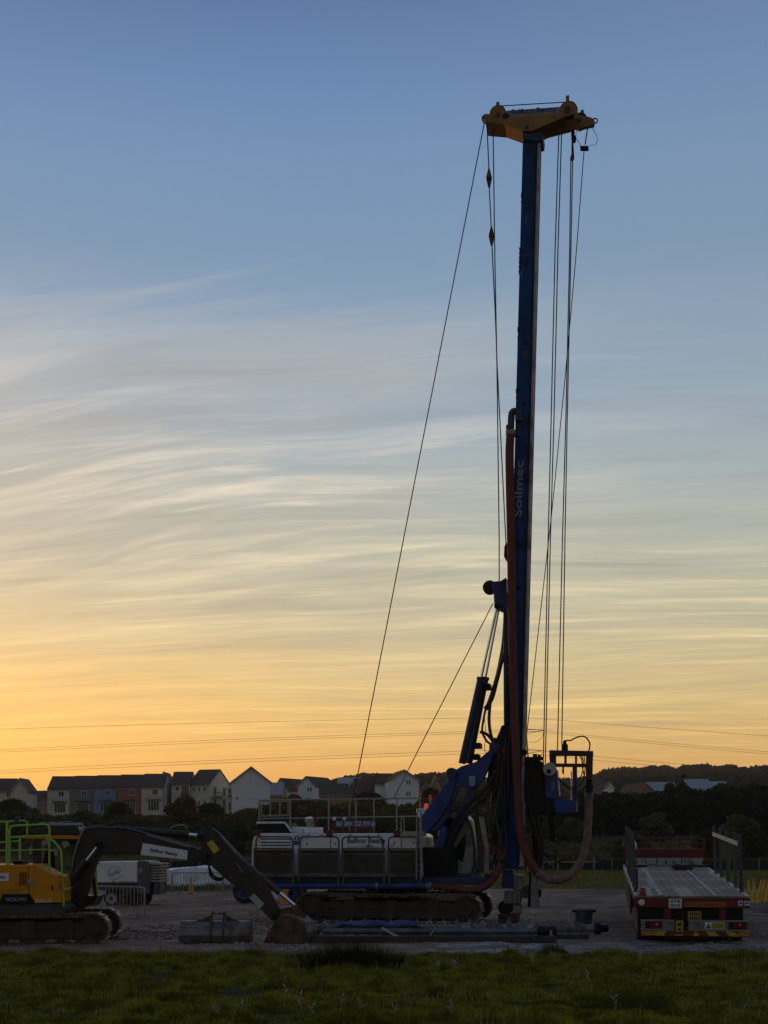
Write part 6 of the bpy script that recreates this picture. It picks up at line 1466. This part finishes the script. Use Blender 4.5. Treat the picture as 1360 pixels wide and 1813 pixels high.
# straps hanging over the pipe
ms = M('pale_webbing', (.30, .29, .26), .8, 0, .2, 8)
for (x0, x1, lab) in ((676, 725, 'pale webbing strap trailing from the pipe to the right'), (771, 751, 'pale webbing strap trailing from the pipe to the left')):
    Y = F*CH/(1668-HY); p0 = P(x0, 1643, Y); p1 = P((x0*.6+x1*.4), 1654, Y-.2); p2 = P(x1, 1668, Y-.3); p2.z = .03
    q = [p0, p1, p2, p2+Vector(((.2 if x1 > x0 else -.1), -.05, -.01))]; q = catmull(q, 5); s_ = MB(); s_.strip([v+Vector((-.01, -.03, -.02)) for v in q], [v+Vector((.01, .03, .025)) for v in q], .008)
    tag(s_.build('webbing_strap', ms), lab, 'strap')
# chain at the left end
cc_ = MB(); p0 = P(571.5, 1642, F*CH/(1668-HY)-.12)
for k in range(7): cc_.tube([p0+Vector((.02*math.cos(t)*(k % 2)+.0, .02*math.cos(t)*((k+1) % 2), -.06*k+.035*math.sin(t))) for t in np.linspace(0, 6.283, 9)], .007, 4)
tag(cc_.build('chain', m_steel), 'short chain hanging at the left end of the drill pipe', 'chain')
# blue tarpaulin draped on the auger
Y = F*CH/(1657-HY)
x0, x1 = P(578, HY, Y).x, P(760, HY, Y).x; nx, ny = 60, 12; V = []
for j in range(ny+1):
    for i in range(nx+1):
        u = i/nx; v = j/ny*2-1; x = x0+(x1-x0)*u; ang = v*1.15; hgt = .36+.045*noise.noise((x*2.2, v*1.5, 2))+.03*math.sin(u*19+v*2); end = min(1, 6*u, 7*(1-u))
        V.append((x, Y+.0+.27*math.sin(ang)-.02, max(.02, (.20+(hgt-.17)*math.cos(ang)*end)+.02*noise.noise((x*7, v*4, 5)))))
Fq = [(j*(nx+1)+i, j*(nx+1)+i+1, (j+1)*(nx+1)+i+1, (j+1)*(nx+1)+i) for j in range(ny) for i in range(nx)]
tp = MB(); tp.v = V; tp.f = Fq
tag(tp.build('blue_tarpaulin', m_btarp, None, True), 'crumpled blue tarpaulin draped over the left part of the auger', 'tarpaulin')
# steel tub
Yd = F*CH/(1640-HY); c = P(1034, HY, Yd); dr = thing('steel_tub', 'dark rimmed steel tub standing behind the end of the auger', 'tub', (c.x, c.y, .01))
rt = 16.5/F*Yd; ht = 30/F*Yd
MB().lathe((0, 0, 0), [(rt*.8, 0), (rt*.97, ht-.05), (rt*1.12, ht-.04), (rt*1.12, ht), (rt*.93, ht), (rt*.75, .05)], 24).build('tub', M('blue_grey_tub', (.055, .065, .085), .5, .2, .3, 5, (.1, .08, .07), .4), dr, True)
for s in (-1, 1): MB().b2((s*rt*1.1-.05, -.04, ht-.1), (s*rt*1.1+.05, .04, ht-.03)).build('lug', m_deckblk, dr)

# ------------------------------------------------------------------ sheeted pile, cones, blue trailer
Yt = 73.; cx = P(352, HY, Yt).x; rx = 80/F*Yt; nx, ny = 60, 26; V = []
for j in range(ny+1):
    for i in range(nx+1):
        u = i/nx*2-1; v = j/ny*2-1; e = max(0, 1-abs(u)**5)*max(0, 1-abs(v)**4); n_ = noise.noise((u*5, v*3, 4))*.10+noise.noise((u*16, v*8, 2))*.04
        hgt = (1.0+.08*math.sin(u*3+1))*min(1, e*2.2)
        V.append((cx+u*rx*(1+.0), Yt+v*1.6, max(-.03, hgt*(1+n_)-(1-min(1, e*3))*.05)))
tp = MB(); tp.v = V; tp.f = [(j*(nx+1)+i, j*(nx+1)+i+1, (j+1)*(nx+1)+i+1, (j+1)*(nx+1)+i) for j in range(ny) for i in range(nx)]
tag(tp.build('sheeted_pile', m_tarp, None, True), 'long low pile wrapped in pale blue white plastic sheet behind the barriers', 'tarpaulin')
def cone_proto():
    o = thing('yellow_cone', '', 'cone', (0, 0, 0), 0, 'yellow cones about the yard')
    MB().lathe((0, 0, 0), [(.16, .04), (.135, .3), (.09, .62), (.045, .86), (.02, .87)], 14).build('body', m_cone, o, True)
    MB().b2((-.2, -.2, 0), (.2, .2, .045)).build('base', m_cone, o, bevel=.02); return o
k0 = cone_proto()
def cone(px, pyb, hpx, wpx, lean, label, first=False):
    o = k0 if first else copy_tree(k0); Y = F*CH/(pyb-HY); c = P(px, HY, Y); s = hpx/F*Y/.87; o.scale = (wpx/F*Y/.32, wpx/F*Y/.32, s); o.location = (c.x, c.y, float(yard_h(np.array([c.x]), np.array([c.y]))[0])+.005); o.rotation_euler = (0, lean, rng.uniform(0, 1)*0); o['label'] = label
cone(338, 1583, 30, 10, 0, 'single upright yellow cone behind the middle steel barrier', True)
for i, (px, pyb, h, w, ln, lab) in enumerate([(1329, 1601, 43, 9, -.10, 'leftmost yellow cone by the lorry, leaning left'), (1337, 1600, 44, 9, -.06, 'second yellow cone right of the lorry tail, almost touching the leftmost'),
    (1343, 1599, 42, 9, .13, 'middle cone of the right hand yellow group, leaning right'), (1350, 1596, 38, 9, .10, 'yellow cone just right of the middle one, leaning right'), (1360, 1598, 40, 11, .04, 'rightmost yellow cone cut by the photo edge')]):
    cone(px, pyb, h, w, ln, lab)
Yw = F*CH/(1600-HY); c = P(478, HY, Yw); tr_ = thing('blue_trailer', 'blue wheeled site trailer half hidden behind the excavator arm', 'trailer', (c.x, c.y, .01), R(-4))
def tX(px): return (px-478)/F*Yw
wheel(tr_, tX(433), 0, .46, .46, .24, m_wblue, 'y'); wheel(tr_, tX(517), 0, .42, .42, .24, m_wblue, 'y'); wheel(tr_, tX(433), 1.5, .46, .46, .24, m_wblue, 'y'); wheel(tr_, tX(517), 1.5, .42, .42, .24, m_wblue, 'y')
MB().b2((tX(440), .14, .50), (tX(512), 1.36, .72)).build('frame', m_wblue, tr_, bevel=.02)
MB().b2((tX(462), -.05, .22), (tX(494), .08, .44)).build('white_panel', m_white, tr_)
MB().b2((tX(428), .2, .73), (tX(500), 1.3, 1.15)).build('tank', m_wblue, tr_, bevel=.05)
MB().prism([(tX(499), -.55, 0), (tX(514), -.55, 0), (tX(512), -.45, .42), (tX(522), -.4, .85), (tX(508), -.4, .85), (tX(501), -.45, .4)], (0, .12, 0)).build('jack_stand', m_orange, tr_)

# ------------------------------------------------------------------ evening haze over the fields
hz_ = MB().b2((-1450, -80, -2.2), (1450, 2550, 75)); hz = hz_.build('haze', None); stuff(hz)
hm = bpy.data.materials.new('haze'); hm.use_nodes = True; t = hm.node_tree; t.nodes.clear()
pv_ = t.nodes.new('ShaderNodeVolumePrincipled'); pv_.inputs['Density'].default_value = .00014; pv_.inputs['Color'].default_value = (.9, .88, .86, 1); pv_.inputs['Anisotropy'].default_value = .5
ho = t.nodes.new('ShaderNodeOutputMaterial'); t.links.new(pv_.outputs[0], ho.inputs['Volume']); hz.data.materials.append(hm)
